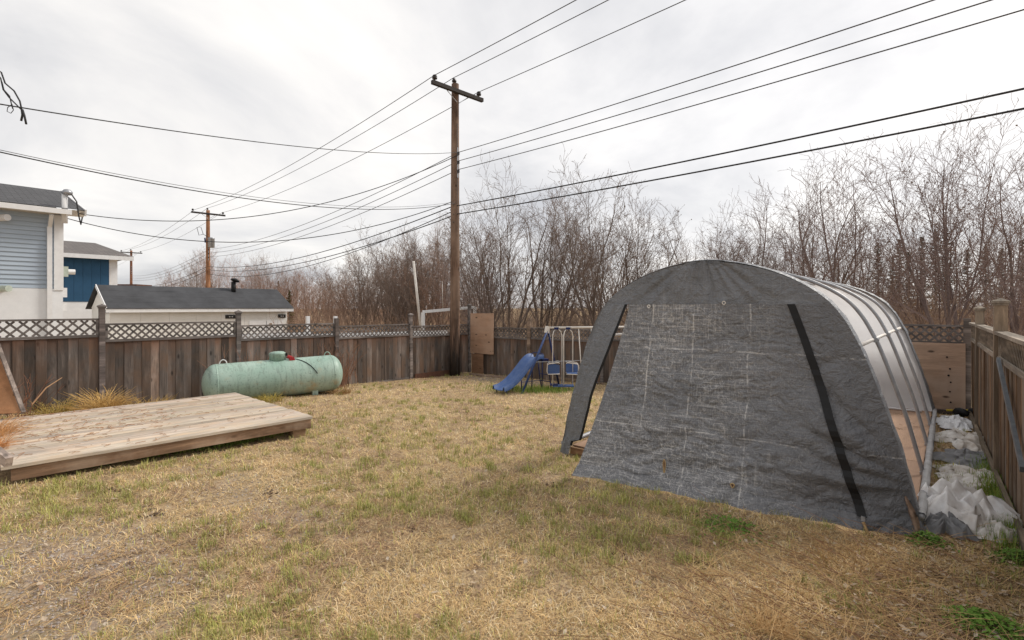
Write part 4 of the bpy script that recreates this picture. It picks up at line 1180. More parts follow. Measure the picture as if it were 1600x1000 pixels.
MB().bbox((-.02, -.20, sid0 - .05), (.055, .01, eave - .05)).build('corner_trim', M['white'], hou)
dsp = MB().bbox((.06, -.36, 0.2), (.13, -.25, eave - .42)); dsp.beam((.09, -.30, eave - .42), (.38, -.30, eave - .10), .09, .07); dsp.build('downspout', M['white'], hou)
# roof: eave overhang toward us, ridge 3.4 m behind
ov = .42
e0 = (ov, eave + .02); rg = (-3.4, eave + 1.16)
rf = MB()
ya, yb = -9.3, .48
th = .10
rf.grid([[(e0[0], ya, e0[1] + th), (e0[0], yb, e0[1] + th)], [(rg[0], ya, rg[1] + th), (rg[0], yb, rg[1] + th)]][::-1])
rf.grid([[(rg[0], ya, rg[1] + th), (rg[0], yb, rg[1] + th)], [(-7.2, ya, eave + th), (-7.2, yb, eave + th)]][::-1])
roof = rf.build('roof', M['shingle'], hou)
MB().grid([[(e0[0], ya, e0[1] + th - .02), (e0[0], yb, e0[1] + th - .02)], [(-.02, ya, eave - .03), (-.02, yb, eave - .03)]]).build('soffit', M['white'], roof)
MB().bbox((e0[0] - .01, ya, eave - .06), (e0[0] + .10, yb - .35, eave + .085)).build('gutter', M['white'], roof)
rk = MB(); rk.beam((e0[0], yb - .02, e0[1] + .03), (rg[0], yb - .02, rg[1] + .03), .04, .2); rk.build('rake_board', M['white'], roof)
gab = MB().poly([(-.02, -.01, eave), (-3.4, -.01, eave + 1.14), (-7, -.01, eave)]); gab.build('gable', M['siding'], hou)
# service mast with weatherhead
mp = Vector((.30, .0, at(98, 324, 15.2).z - hou.location.z))
ms = MB().tube([(mp.x, mp.y, mp.z - .5), (mp.x, mp.y, mp.z + .35)], .07, 10).build('service_mast', M['white'], hou, smooth=True)
MB().lathe([(0, .06), (.02, .12), (.10, .13), (.16, .08), (.18, .01)], (mp.x + .04, mp.y + .05, mp.z + .32), (0, 0, 1), 12).build('weatherhead', M['galv'], ms, smooth=True)
MB().tube([(mp.x + .1, mp.y + .12, mp.z + .38), (mp.x + .12, mp.y + .25, mp.z + .15), (mp.x + .1, mp.y + .30, mp.z - .25), (mp.x + .05, mp.y + .36, mp.z - .5), (mp.x, mp.y + .4, mp.z - .28)], .02, 6).build('mast_cable', M['wire'], ms)
bx1 = at(99, 424, 15.2) - Vector(hou.location)
MB().box((-.12, .07, bx1.z), (.22, .12, .30)).build('meter_box', M['mint_box'], hou)
MB().tube([(-.12, .13, bx1.z), (-.12, .30, bx1.z)], .08, 10).build('meter', M['white'], hou)
bx2 = at(98, 457, 15.2) - Vector(hou.location)
MB().box((-.12, .06, bx2.z), (.12, .10, .28)).build('junction_box', M['white'], hou)
MB().box((-.12, .06, bx2.z - .42), (.10, .10, .25)).build('junction_box', M['white'], hou)
for (u, v, m) in ((1, 346, 'white'), (3, 452, 'mint_box')):
    p = at(u, v, 14.75) - Vector(hou.location)
    MB().tube([(0, p.y - .1, p.z), (.30, p.y + .05, p.z)], .09, 10).build('dryer_vent' if v > 400 else 'wall_lamp', M[m], hou)

# dark blue house beyond
h2 = thing('house', (-34.0, 7.2, -.3), 0, 'dark blue board house with brown grey roof between pale house and shed', 'house')
ez = 4.58 + .3; b0 = 2.2 + .3
MB().bbox((-7, -9, 0), (0, 0, b0)).build('foundation_wall', M['stucco'], h2)
MB().bbox((-7, -9, b0), (-.04, -.03, ez)).build('wall', M['white'], h2)
bm = MB().bbox((-.02, 0.004, b0), (.02, .36 - .004, ez - .05)).mesh('siding_board', M['navy'])
for i in range(22): link('siding_board', bm, h2, loc=(0, -.35 - .36 * (i + 1) + .0, 0))
MB().bbox((-.035, -9, b0), (-.03, -.35, ez - .05)).build('siding_backing', M['navy'], h2)
MB().bbox((-.03, -.345, b0), (.03, 0.01, ez)).build('corner_trim', M['white'], h2)
r2 = MB(); ya, yb = -9.4, .62
r2.grid([[(.55, ya, ez + .06), (.55, yb, ez + .06)], [(-3.5, ya, ez + 1.05), (-3.5, yb - .9, ez + 1.05)]][::-1])
r2.grid([[(-3.5, ya, ez + 1.05), (-3.5, yb - .9, ez + 1.05)], [(-7.5, ya, ez), (-7.5, yb, ez)]][::-1])
ro = r2.build('roof', M['shingle_brown'], h2)
MB().bbox((.50, ya, ez - .16), (.545, yb, ez + .055)).build('fascia', M['white'], ro)
MB().bbox((-.02, ya, ez - .02), (.49, yb, ez + .0)).build('soffit', M['white'], ro)
MB().poly([(.5, yb - .03, ez), (-7.4, yb - .03, ez), (-3.5, yb - .93, ez + 1.02)]).build('hip_end', M['shingle_brown'], ro)

# long low shed with black roof
SHX = -24.0
ys0, ys1 = 4.85, 11.65
sh = thing('shed', (SHX, ys0, -.35), 0, 'long cream shed with black rolled roof behind the left fence', 'shed')
Ls = ys1 - ys0; we = 1.92 + .35; wr = 2.80 + .35; wd = 3.0
mb = MB(); mb.bbox((-wd, .02, 0), (-.02, Ls - .02, we - .03)); mb.build('wall', M['cream'], sh)
nb_ = 7
for i in range(nb_):
    w = Ls / nb_
    MB().bbox((-.019, w * i + .003, 0), (.004, w * (i + 1) - .003, we - .05)).build('wall_panel', M['cream'], sh)
MB().poly([(-.02, 0.01, we - .04), (-wd / 2, 0.01, wr - .06), (-wd, 0.01, we - .04)][::-1]).build('gable', M['cream'], sh)
MB().poly([(-.02, Ls - .01, we - .04), (-wd / 2, Ls - .01, wr - .06), (-wd, Ls - .01, we - .04)]).build('gable', M['cream'], sh)
# rolled roofing strips
ro = MB().grid([[(-wd / 2, -.15, wr), (-wd / 2, Ls + .2, wr)], [(-wd - .25, -.15, we - .08), (-wd - .25, Ls + .2, we - .08)]][::-1]).build('roof', M['felt'], sh)
ns = 4
for i in range(ns):
    t0, t1 = i / ns, (i + 1) / ns + .02
    f = lambda t: (.25 + (-wd / 2 - .25) * t, we - .06 + (wr - we + .06) * t)
    (xa, za), (xb, zb) = f(t0), f(min(1, t1))
    lift = .012 + .004 * (ns - i)
    rows = [[(xa, -.15 + (Ls + .35) * k / 14, za + lift + .010 * noise.noise((k * .9, i, 0))) for k in range(15)], [(xb, -.15 + (Ls + .35) * k / 14, zb + lift - .008) for k in range(15)]]
    mb = MB().grid(rows[::-1] if False else rows); mb.grid([[(p[0] + .004, p[1], p[2] - .03) for p in rows[0]], rows[0]])
    mb.build('roofing_strip', M['felt'], ro)
MB().bbox((.20, -.15, we - .20), (.235, Ls + .2, we - .065)).build('eave_board', M['white'], sh)
MB().beam((.2, -.13, we - .07), (-wd / 2, -.13, wr - .03), .03, .12).build('rake_board', M['white'], sh)
for (y, w) in ((4.05, .42), (6.35, .36)):
    vt = MB().bbox((.005, y, we - .50), (.04, y + w, we - .34)).build('vent', M['grate'], sh)
    for k in range(2): MB().box((.045, y + w * (.4 + .25 * k), we - .42), (.012, .05, .03)).build('vent_slat', M['white'], vt)
dr = MB(); dr.bbox((.005, 5.05, 0), (.03, 6.6, we - .62)); dr.build('door', M['white'], sh)
MB().bbox((.031, 5.80, 0.0), (.036, 5.815, we - .63)).build('door_joint', M['grate'], sh)
MB().box((.045, 6.0, we - .8), (.04, .1, .12)).build('door_latch', M['fascia'], sh)
MB().box((-.6, -.03, we - .12), (1.0, .1, .2)).build('gable_beam', M['fence_rail'], sh)
cp = at(390, 447, 22.6) - Vector(sh.location)
vp = MB().tube([(-wd / 2 + .3, cp.y, wr - .3), (-wd / 2 + .3, cp.y, wr + .30)], .10, 10).build('vent_pipe', M['black'], sh, smooth=True)
MB().lathe([(0, .11), (.04, .20), (.10, .18), (.16, .06)], (-wd / 2 + .3, cp.y + .05, wr + .30), (0, .35, 1), 12).build('vent_cowl', M['black'], vp, smooth=True)
# brown roofed outbuilding peeping over the ridge
ob = at(199, 448, 46.0)
oh = thing('outbuilding', (ob.x, ob.y, -.3), YAW, 'small brown roofed outbuilding peeping over the black shed ridge', 'outbuilding')
MB().bbox((-.75, 0, 0), (.75, 1.6, ob.z + .2)).build('wall', M['fence_brown'], oh)
MB().bbox((-.95, -.2, ob.z + .2), (.95, 1.8, ob.z + .52)).build('roof', M['soil_wood'], oh)

# white pipe frame beyond the fence corner
wf = thing('white_arch', tuple(at(661, 507, 19.0)), 0, 'white square arch of two posts and a beam behind the fence corner', 'arch')
o3 = Vector(wf.location)
a = at(661, 488, 19) - o3; b_ = at(742, 480, 20.5) - o3
MB().beam(a + Vector((0, 0, .02)), b_, .09, .10).build('beam', M['white'], wf)
MB().beam(a, Vector((a.x, a.y, -1.3 - .0)), .10, .10).build('post', M['white'], wf)
MB().beam(b_, Vector((b_.x, b_.y, -1.3)), .10, .10).build('post', M['white'], wf)
o = MB().tube([at(646, 408, 18.6), at(658, 520, 18.6)], .045, 8).build('white_pole', M['white_tube'], smooth=True); tag(o, 'thin white pole slanting up beside the white arch', 'pole')
o = MB().tube([at(691, 440, 23), at(692, 482, 23)], .02, 6).build('white_rod', M['white_tube'], smooth=True); tag(o, 'short thin white rod above the white arch beam', 'rod')
for u, lab in ((481, 'white post top showing above the fence between tank lid and shed'), (524, 'white post top just left of the unpainted fence post')):
    o = MB().box((0, 0, 0), (.09, .09, 1.9)).build('white_post', M['white']); p = at(u, 494, 15.5); o.location = (p.x, p.y, p.z - .95); tag(o, lab, 'post')

wp = thing('white_panel_fence', (-13.3, 4.6, -.3), math.pi / 2, 'low white panel fence just behind the lattice of the left fence', 'fence')
for i in range(6):
    MB().box((0, 0, .0), (1.24, .03, 1.45)).build('panel', M['white'], wp, loc=(.63 + 1.26 * i, 0, .80 - .022 * i + (.0 if i > 1 else .04)))
# ------------------------------------------------------------------ trees
class Tree:
    def __init__(self, seed, H, nst, spread, dens, leafy=0.0):
        self.rnd = random.Random(seed); self.tr = MB(); self.cr = MB(); self.leaf = MB()
        self.H = H; self.dens = dens; self.leafy = leafy
        for s in range(nst):
            a = self.rnd.uniform(0, 6.28); tilt = self.rnd.uniform(.03, spread)
            d = Vector((math.cos(a) * math.sin(tilt), math.sin(a) * math.sin(tilt), math.cos(tilt)))
            p = Vector((math.cos(a), math.sin(a), 0)) * self.rnd.uniform(0, .35)
            self.grow(p, d, H * self.rnd.uniform(.62, 1.0), self.rnd.uniform(.030, .072) * (H / 6), 0)
    def grow(self, p, d, L, r, lev):
        rnd = self.rnd
        nseg = (9, 6, 4, 3)[lev]
        wig = (.075, .12, .17, .22)[lev]
        pts = [p.copy()]; dirs = [d.copy()]; q = p.copy(); dd = d.copy()
        for i in range(nseg):
            dd = (dd + Vector((rnd.gauss(0, wig), rnd.gauss(0, wig), rnd.gauss(0, wig * .6) + (.05 if lev else .02)))).normalized()
            q = q + dd * (L / nseg); pts.append(q.copy()); dirs.append(dd.copy())
        rmin = .0042
        rs = [max(rmin, r * (1 - .86 * i / nseg)) for i in range(nseg + 1)]
        (self.tr if lev == 0 else self.cr).tube(pts, rs, 5 if lev == 0 else 3, False)
        if lev == 3:
            if rnd.random() < self.leafy:
                c = pts[-1]; s = rnd.uniform(.02, .05); ax_ = Vector((rnd.gauss(0, 1), rnd.gauss(0, 1), rnd.gauss(0, 1))).normalized(); bx_ = ax_.orthogonal().normalized()
                self.leaf.poly([c + ax_ * s, c + bx_ * s * .6, c - ax_ * s, c - bx_ * s * .6])
            return
        n = int((9.5, 5, 2.9)[lev] * self.dens * rnd.uniform(.8, 1.25)) + 1
        t0 = (.22, .18, .15)[lev]
        for k in range(n):
            t = t0 + (1 - t0) * (k + rnd.random()) / n
            f = min(nseg - 1e-4, t * nseg); i = int(f); c = pts[i].lerp(pts[i + 1], f - i)
            ang = rnd.uniform(.35, .95) if lev else rnd.uniform(.3, .85)
            o = dirs[i + 1].orthogonal().normalized(); o.rotate(Matrix.Rotation(rnd.uniform(0, 6.28), 3, dirs[i + 1]))
            nd = (dirs[i + 1] * math.cos(ang) + o * math.sin(ang)).normalized()
            ln = (L * (.50 - .30 * t) if lev == 0 else L * rnd.uniform(.35, .6)) * rnd.uniform(.7, 1.2)
            self.grow(c, nd, max(.18, ln), max(rmin, rs[i] * .55), lev + 1)
    def meshes(self, i):
        t = self.tr.mesh('trunk', M['bark']); c = self.cr.mesh('crown', M['twig'])
        l = self.leaf.mesh('dead_leaves', M['brush']) if self.leaf.f else None
        return t, c, l
VAR = []
specs = [(1, 6.6, 6, .32, 1.0, .05), (2, 6.2, 7, .46, 1.02, .06), (3, 7.0, 4, .22, 1.05, .1), (4, 5.8, 9, .5, .9, .04), (5, 6.8, 5, .30, 1.15, .12), (6, 5.4, 7, .36, 1.0, .25), (7, 7.2, 3, .2, 1.2, .08), (8, 6.0, 6, .40, 1.0, .0), (9, 6.4, 8, .44, 1.0, .05)]
for s in specs: VAR.append(Tree(*s).meshes(s[0]))

def tree(x, y, h, var, label, group, tint=(1, 1, 1)):
    root = thing('bare_tree', (x, y, -.28), random.uniform(0, 6.28), label, 'tree', group)
    H = specs[var][1]; s = h / H
    root.scale = (s * random.uniform(.9, 1.15), s * random.uniform(.9, 1.15), s)
    t, c, l = VAR[var]
    link('trunk', t, root, color=tint); link('crown', c, root, color=tint)
    if l: link('dead_leaves', l, root)
    return root
def tree_at(u, vtop, d, var, label, group, tint=(1, 1, 1)):
    p = at(u, vtop, d)
    return tree(p.x, p.y, p.z + .28, var, label, group, tint)

G1 = 'bare trees in the thicket behind the back fence'
L1 = 'bare many stemmed tree in the thicket behind the back fence'
T_W = (1.15, 1.0, .9); T_P = (1.05, .95, .98); T_D = (.86, .80, .76); T_R = (1.25, 1.0, .85)

RANK = {}
def ranked(key, u, o): RANK.setdefault(key, []).append((u, o)); return o
# leading trees one can pick out
ranked(1, 790, tree_at(790, 300, 20.5, 8, 'broad bare tree with fanning stems just right of the tall utility pole', G1, T_D))
ranked(1, 935, tree_at(935, 285, 19.5, 1, 'bare spreading tree with dark knots behind the swings and shelter edge', G1, T_D))
ranked(1, 1315, tree_at(1315, 265, 17.0, 2, 'tall bare tree rising above the right shoulder of the shelter', G1, T_P))
ranked(1, 1490, tree_at(1490, 236, 15.2, 4, 'tallest bare tree above the far right fence corner', G1, T_P))
ranked(1, 1590, tree_at(1590, 245, 13.6, 0, 'bare tree crossing the right edge above the pyramid capped posts', G1, T_P))
ranked(1, 1170, tree_at(1170, 320, 21, 7, 'lower bare tree showing over the crown of the shelter', G1, T_P))
ranked(2, 660, tree_at(660, 362, 30, 3, 'round bare tree left of the tall utility pole above the lattice', G1, T_D))
ranked(2, 570, tree_at(570, 372, 32, 1, 'bare tree between the shed end and the white slanting pole', G1, T_D))
for (u_, v_, d_, k_) in ((752, 322, 23, 1), (850, 305, 22, 8), (985, 318, 21, 1), (1110, 338, 22, 8), (1250, 300, 20, 1)):
    ranked(1, u_, tree_at(u_, v_, d_, k_, L1, G1, T_D if u_ < 1000 else (1.0, .93, .9)))
for (u_, v_, d_, k_) in ((610, 378, 29, 8), (690, 366, 27, 1), (640, 380, 26, 8)):
    ranked(2, u_, tree_at(u_, v_, d_, k_, 'bare shrubby tree in the thicket left of the tall utility pole', 'bare trees left of the utility pole', T_D))
rt = random.Random(21)
for i in range(13):       # front rank of the thicket
    u = 745 + 880 * (i + rt.random()) / 13
    prof_ = [(740, 320), (800, 305), (900, 300), (1000, 315), (1040, 355), (1100, 335), (1200, 330), (1250, 295), (1320, 280), (1380, 300), (1440, 285), (1500, 255), (1560, 265), (1640, 260)]
    vt = np.interp(u, [p[0] for p in prof_], [p[1] for p in prof_]) + rt.uniform(5, 60)
    d = np.interp(u, [740, 1000, 1300, 1620], [20, 20, 18, 14.5]) + rt.uniform(-.5, 5)
    if 1425 < u < 1625 and i % 2: d += 8; vt += 45
    ranked(1, u, tree_at(u, vt, d, rt.randrange(9), L1, G1, rt.choice([(1.2, 1.08, 1.0), T_P, (1.1, 1.05, 1.02), (1, 1, 1)])))
L2 = 'bare shrubby tree in the thicket left of the tall utility pole'
G2 = 'bare trees left of the utility pole'
for i in range(13):
    u = 505 + 225 * (i + rt.random()) / 13
    vt = np.interp(u, [500, 560, 620, 700, 730], [415, 385, 372, 362, 375]) + rt.uniform(0, 45)
    ranked(2, u, tree_at(u, vt, rt.uniform(25, 38), rt.randrange(9), L2, G2, rt.choice([T_W, T_D, T_R])))
L3 = 'distant russet bare tree over the black shed roof'
G3 = 'distant trees over the shed roof'
for i in range(20):
    u = 245 + 280 * (i + rt.random()) / 20
    vt = np.interp(u, [240, 300, 330, 400, 450, 520], [432, 408, 405, 412, 405, 418]) + rt.uniform(-6, 22)
    ranked(3, u, tree_at(u, vt, rt.uniform(44, 66), rt.randrange(9), L3, G3, rt.choice([(1.35, 1.02, .86), (1.2, .96, .85), (1.05, .96, .9)])))

# spruces far behind on the right
def spruce_mesh(seed, H):
    rnd = random.Random(seed); tr = MB().tube([(0, 0, 0), (0, 0, H * .5), (0, 0, H)], [.12, .07, .01], 6); cr_ = MB()
    n = int(H * 26)
    for i in range(n):
        t = (i + rnd.random()) / n; z = H * (.08 + .91 * t); L = (1 - t) ** .8 * H * .19 * rnd.uniform(.5, 1.15) + .08
        a = rnd.uniform(0, 6.28); d = Vector((math.cos(a), math.sin(a), -.18 + .35 * t)); sd = Vector((-math.sin(a), math.cos(a), 0))
        for k in range(5):
            q = Vector((0, 0, z)) + d * L * (k + .4) / 5; w = .16 * (1 - k / 7) * rnd.uniform(.6, 1.3)
            cr_.poly([q + sd * w + Vector((0, 0, rnd.uniform(-.12, .02))), q + d * (L / 4.0), q - sd * w + Vector((0, 0, rnd.uniform(-.12, .02))), q + Vector((0, 0, -.08))])
    return tr.mesh('trunk', M['bark']), cr_.mesh('crown', M['needle'])
SPR = [spruce_mesh(i, 8.0) for i in (1, 2, 3)]
G4 = 'dark spruces behind the thicket'
for i, (u, vt, d) in enumerate([(1372, 378, 40), (1405, 372, 44), (1440, 368, 38), (1462, 356, 42), (1478, 352, 40), (1512, 388, 36), (1540, 382, 44), (1565, 386, 38), (1598, 372, 42), (1420, 392, 36), (1395, 398, 48), (1620, 380, 40), (452, 452, 30), (435, 438, 62)]):
    p = at(u, vt, d); h = p.z + .3
    lab = 'dark narrow spruce standing far behind the thicket at right' if u > 600 else ('small brown green spruce just right of the black roofed shed' if u == 452 else 'small distant spruce over the right end of the black shed roof')
    root = thing('spruce_tree', (p.x, p.y, -.3), random.uniform(0, 6), lab, 'tree', G4 if u > 600 else None)
    if u > 600: ranked(4, u, root)
    s = h / 8.0; root.scale = (s * 1.0, s * 1.0, s)
    t, c = SPR[i % 3]; link('trunk', t, root); link('crown', c, root, color=(1.25, 1.1, 1.0) if u > 600 else (2.2, 1.6, 1.0))

ORD = 'first second third fourth fifth sixth seventh eighth ninth tenth eleventh twelfth thirteenth fourteenth fifteenth sixteenth seventeenth eighteenth nineteenth twentieth twenty-first twenty-second twenty-third twenty-fourth twenty-fifth twenty-sixth twenty-seventh twenty-eighth twenty-ninth thirtieth thirty-first thirty-second thirty-third thirty-fourth thirty-fifth'.split()
FORM = {1: (L1, '%s bare tree rightward from the tall pole in the back fence thicket'), 2: (L2, '%s bare tree from the left in the thicket between shed and tall pole'), 3: (L3, '%s distant russet bare tree from the left over the black shed roof'), 4: ('dark narrow spruce standing far behind the thicket at right', '%s dark spruce from the left far behind the right thicket')}
for key, lst in RANK.items():
    for r_i, (u, o) in enumerate(sorted(lst, key=lambda q: q[0])):
        if o['label'] == FORM[key][0]: o['label'] = FORM[key][1] % ORD[r_i]
# brush and saplings that read as one mass
def brush(name, n, sampler, hmin, hmax, r, mat, label, seed, tint, branch=3):
    rnd = random.Random(seed); mb = MB()
    for _ in range(n):
        x, y = sampler(rnd); h = rnd.uniform(hmin, hmax)
        p = Vector((x, y, -.3)); d = Vector((rnd.gauss(0, .16), rnd.gauss(0, .16), 1)).normalized()
        pts = [p]
        for k in range(3):
            d = (d + Vector((rnd.gauss(0, .14), rnd.gauss(0, .14), .05))).normalized(); pts.append(pts[-1] + d * h / 3)
        mb.tube(pts, [r, r * .8, r * .55, r * .35], 3, False)
        for k in range(branch):
            t = rnd.uniform(.25, .95); i = min(2, int(t * 3)); c = pts[i].lerp(pts[i + 1], t * 3 - i)
            d2 = (d + Vector((rnd.gauss(0, .55), rnd.gauss(0, .55), rnd.uniform(-.1, .4)))).normalized(); L = h * rnd.uniform(.12, .34)
            mb.tube([c, c + d2 * L * .5, c + (d2 + Vector((rnd.gauss(0, .2), rnd.gauss(0, .2), .2))) * L], [r * .5, r * .4, r * .3], 3, False)
    o = mb.build(name, M[mat] if mat else None, color=tint); tag(o, label, 'brush', kind='stuff'); return o
def smp_back(r2):
    y = 13.0 + abs(r2.gauss(0, 5.0)); x = r2.uniform(-13, 9); return x, y
brush('undergrowth', 2300, smp_back, .7, 2.1, .006, 'brush', 'dense brown undergrowth filling the thicket behind the back fence', 4, (1.05, .95, .88))
def smp_left(r2):
    t = r2.random(); d = r2.uniform(19, 46); u = r2.uniform(440, 740); p = at(u, 500, d)
    return p.x, p.y
brush('undergrowth', 1800, smp_left, .8, 2.2, .010, 'brush', 'russet undergrowth behind the left fence between shed and utility pole', 6, (1.08, .93, .84))
def smp_far(r2):
    d = r2.uniform(48, 85); u = r2.uniform(230, 760); p = at(u, 500, d); return p.x, p.y
brush('far_wood', 1300, smp_far, 1.8, 4.2, .022, 'brush', 'far off russet wood along the horizon behind shed and pole', 8, (1.2, .98, .88), 5)
def smp_far2(r2):
    d = r2.uniform(26, 60); u = r2.uniform(735, 1680); p = at(u, 500, d); return p.x, p.y
brush('far_wood', 1900, smp_far2, 1.5, 4.0, .013, 'brush', 'far off brown wood behind the thicket at right', 9, (1.0, .92, .86), 5)

def smp_mid(r2):
    d = r2.uniform(20, 44); u = r2.uniform(735, 1100); p = at(u, 500, d); return p.x, p.y
brush('undergrowth', 1500, smp_mid, .9, 2.6, .010, 'brush', 'brown undergrowth behind the back fence right of the tall pole', 12, (1.0, .93, .88), 4)
def smp_rt(r2):
    d = r2.uniform(15, 34); u = r2.uniform(1330, 1680); p = at(u, 500, d); return p.x, p.y
brush('undergrowth', 1300, smp_rt, .9, 3.0, .008, 'brush', 'tan undergrowth above the plywood patch at the far right corner', 13, (1.25, 1.12, 1.02), 5)
# ------------------------------------------------------------------ grass, weeds, gravel
def vnoise(x, y, scale, seed):
    rg = np.random.default_rng(seed); T = rg.random((256, 256))
    xs_, ys_ = x * scale + 1000, y * scale + 1000
    xi, yi = np.floor(xs_).astype(int), np.floor(ys_).astype(int); fx, fy = xs_ - xi, ys_ - yi
    fx, fy = fx * fx * (3 - 2 * fx), fy * fy * (3 - 2 * fy)
    g_ = lambda a, b: T[a % 256, b % 256]
    return (g_(xi, yi) * (1 - fx) + g_(xi + 1, yi) * fx) * (1 - fy) + (g_(xi, yi + 1) * (1 - fx) + g_(xi + 1, yi + 1) * fx) * fy
def fbm(x, y, s, seed): return .55 * vnoise(x, y, s, seed) + .3 * vnoise(x, y, s * 2.3, seed + 1) + .15 * vnoise(x, y, s * 5.1, seed + 2)

GX = np.arange(-13.4, 2.61, 0.10); GY = np.arange(-1.4, 13.41, 0.10)
GZ = np.array([[ground_z(x, y) + ground_micro(x, y) for x in GX] for y in GY])
def gz_np(x, y):
    fx = np.clip((x - GX[0]) / .10, 0, len(GX) - 1.001); fy = np.clip((y - GY[0]) / .10, 0, len(GY) - 1.001)
    xi, yi = fx.astype(int), fy.astype(int); fx, fy = fx - xi, fy - yi
    return (GZ[yi, xi] * (1 - fx) + GZ[yi, xi + 1] * fx) * (1 - fy) + (GZ[yi + 1, xi] * (1 - fx) + GZ[yi + 1, xi + 1] * fx) * fy
def deck_mask(x, y):
    c, s = math.cos(-deck.rotation_euler.z), math.sin(-deck.rotation_euler.z)
    lx = (x - deck.location.x) * c - (y - deck.location.y) * s; ly = (x - deck.location.x) * s + (y - deck.location.y) * c
    return (lx > .05) & (lx < L_ALONG + .2) & (ly < -.03) & (ly > -W_ACROSS)
def floor_mask(x, y):
    return (x > SX0 + .03) & (x < SX1 + .05) & (y > SYF - .02) & (y < SYF + SLEN)
def flap_mask(x, y):
    fl = np.interp(x - SX0, [.3, .59, 1.56, 2.54, 3.31, 3.67], [0, .62, .47, .39, .21, 0])
    return (x > SX0 + .4) & (x < SX1) & (y > SYF - fl) & (y < SYF + .1)
def sample_yard(n, p_exp, dmin, dmax):
    """points on the lawn, denser near the camera"""
    d = dmin * (dmax / dmin) ** (RNG.random(n) ** p_exp)
    u = RNG.uniform(-160, 1760, n)
    lat = (u - 800) / 800 * d
    x = lat * CY - d * SY; y = lat * SY + d * CY
    ok = (x > FX + .05) & (x < .42) & (y > -1.2) & (y < FY - .05) & ~deck_mask(x, y) & ~floor_mask(x, y) & ~flap_mask(x, y)
    return x[ok], y[ok], d[ok]

def blades(name, x, y, d, length, width, lean, color, label, cat='grass'):
    n = len(x); z = gz_np(x, y)
    a = RNG.uniform(0, 2 * np.pi, n); ca, sa = np.cos(a), np.sin(a)
    h = length * np.cos(lean); l = length * np.sin(lean)
    wx, wy = -sa * width / 2, ca * width / 2
    V = np.zeros((n, 5, 3), dtype=np.float32)
    V[:, 0] = np.stack([x + wx, y + wy, z - .004], 1); V[:, 1] = np.stack([x - wx, y - wy, z - .004], 1)
    mx_, my_ = x + ca * l * .42, y + sa * l * .42; mz = z + h * .62 + .006
    V[:, 2] = np.stack([mx_ - wx * .8, my_ - wy * .8, mz], 1); V[:, 3] = np.stack([mx_ + wx * .8, my_ + wy * .8, mz], 1)
    V[:, 4] = np.stack([x + ca * l, y + sa * l, z + h * .95 + .004], 1)
    me = bpy.data.meshes.new(name)
    me.vertices.add(n * 5); me.vertices.foreach_set('co', V.ravel())
    base = (np.arange(n) * 5)[:, None]
    loops = np.concatenate([base + np.array([0, 1, 2, 3]), base + np.array([3, 2, 4])], 1).ravel().astype(np.int32)
    me.loops.add(len(loops)); me.loops.foreach_set('vertex_index', loops)
    me.polygons.add(n * 2)
    ls = np.stack([np.arange(n) * 7, np.arange(n) * 7 + 4], 1).ravel().astype(np.int32)
    me.polygons.foreach_set('loop_start', ls)
    at_ = me.attributes.new('tint', 'FLOAT_COLOR', 'POINT')
    c4 = np.ones((n, 5, 4), dtype=np.float32); c4[:, :, :3] = color[:, None, :]
    at_.data.foreach_set('color', c4.ravel())
    me.materials.append(M['blades']); me.update(calc_edges=True); me.validate()
    o = link(name, me); tag(o, label, cat, kind='stuff'); return o

def lawn_color(x, y, n):
    green_f = fbm(x, y, .9, 31); patch = fbm(x, y, 3.4, 41); tone = fbm(x, y, 1.1, 51)
    cen = np.exp(-(((x + 4.2) / 3.6) ** 2 + ((y - 4.4) / 3.4) ** 2))
    fine_ = fbm(x, y, 6.0, 45)
    g_ = np.clip((green_f - .50 + .14 * cen) * 2.6, 0, .8) * np.clip((patch - .40) * 3.0, 0, 1) * np.clip((fine_ - .38) * 4.5, 0, 1)
    g_ = np.clip(g_ * 1.5 + .03, 0, .85)
    brownf = np.clip((tone - .50) * 4.0 + .38 * np.exp(-(((x + 1.4) / 1.7) ** 2 + ((y - 3.9) / 1.4) ** 2)) + .6 * np.exp(-(((x + 5.2) / 1.9) ** 2 + ((y - 1.0) / 1.6) ** 2)), 0, 1)
    straw = np.array([.72, .54, .295]); ochre = np.array([.65, .445, .20]); brown = np.array([.37, .235, .14]); green = np.array([.40, .40, .13]); pale = np.array([.80, .68, .46])
    r1 = RNG.random(n)[:, None]
    c = straw * (1 - r1) + ochre * r1
    pk = (RNG.random(n) < .14)[:, None]; c = np.where(pk, pale, c)
    bm_ = (RNG.random(n) < brownf * .62 + .08)[:, None]; c = np.where(bm_, brown, c)
    gm_ = (RNG.random(n) < g_)[:, None]; gv = green * (0.75 + .6 * RNG.random(n)[:, None]) + np.array([.10, .05, .01]) * RNG.random(n)[:, None]
    c = np.where(gm_, gv, c)
    c *= ((.62 + .62 * RNG.random(n)) * (.70 + .62 * fbm(x, y, 3.2, 93)))[:, None]
    return c, gm_[:, 0]
def bare(x, y):
    g1 = np.clip(1.15 - np.hypot((x + 4.6) / 1.7, (y - .5) / 1.1), 0, 1) * 1.5 + np.clip(1 - np.hypot((x + 5.2) / 2.0, (y - 2.2) / .55), 0, 1) * .8 + np.clip(1 - np.hypot((x + 10.) / 1.9, (y - 11.3) / .8), 0, 1) * 1.5
    return np.clip(g1, 0, 1)

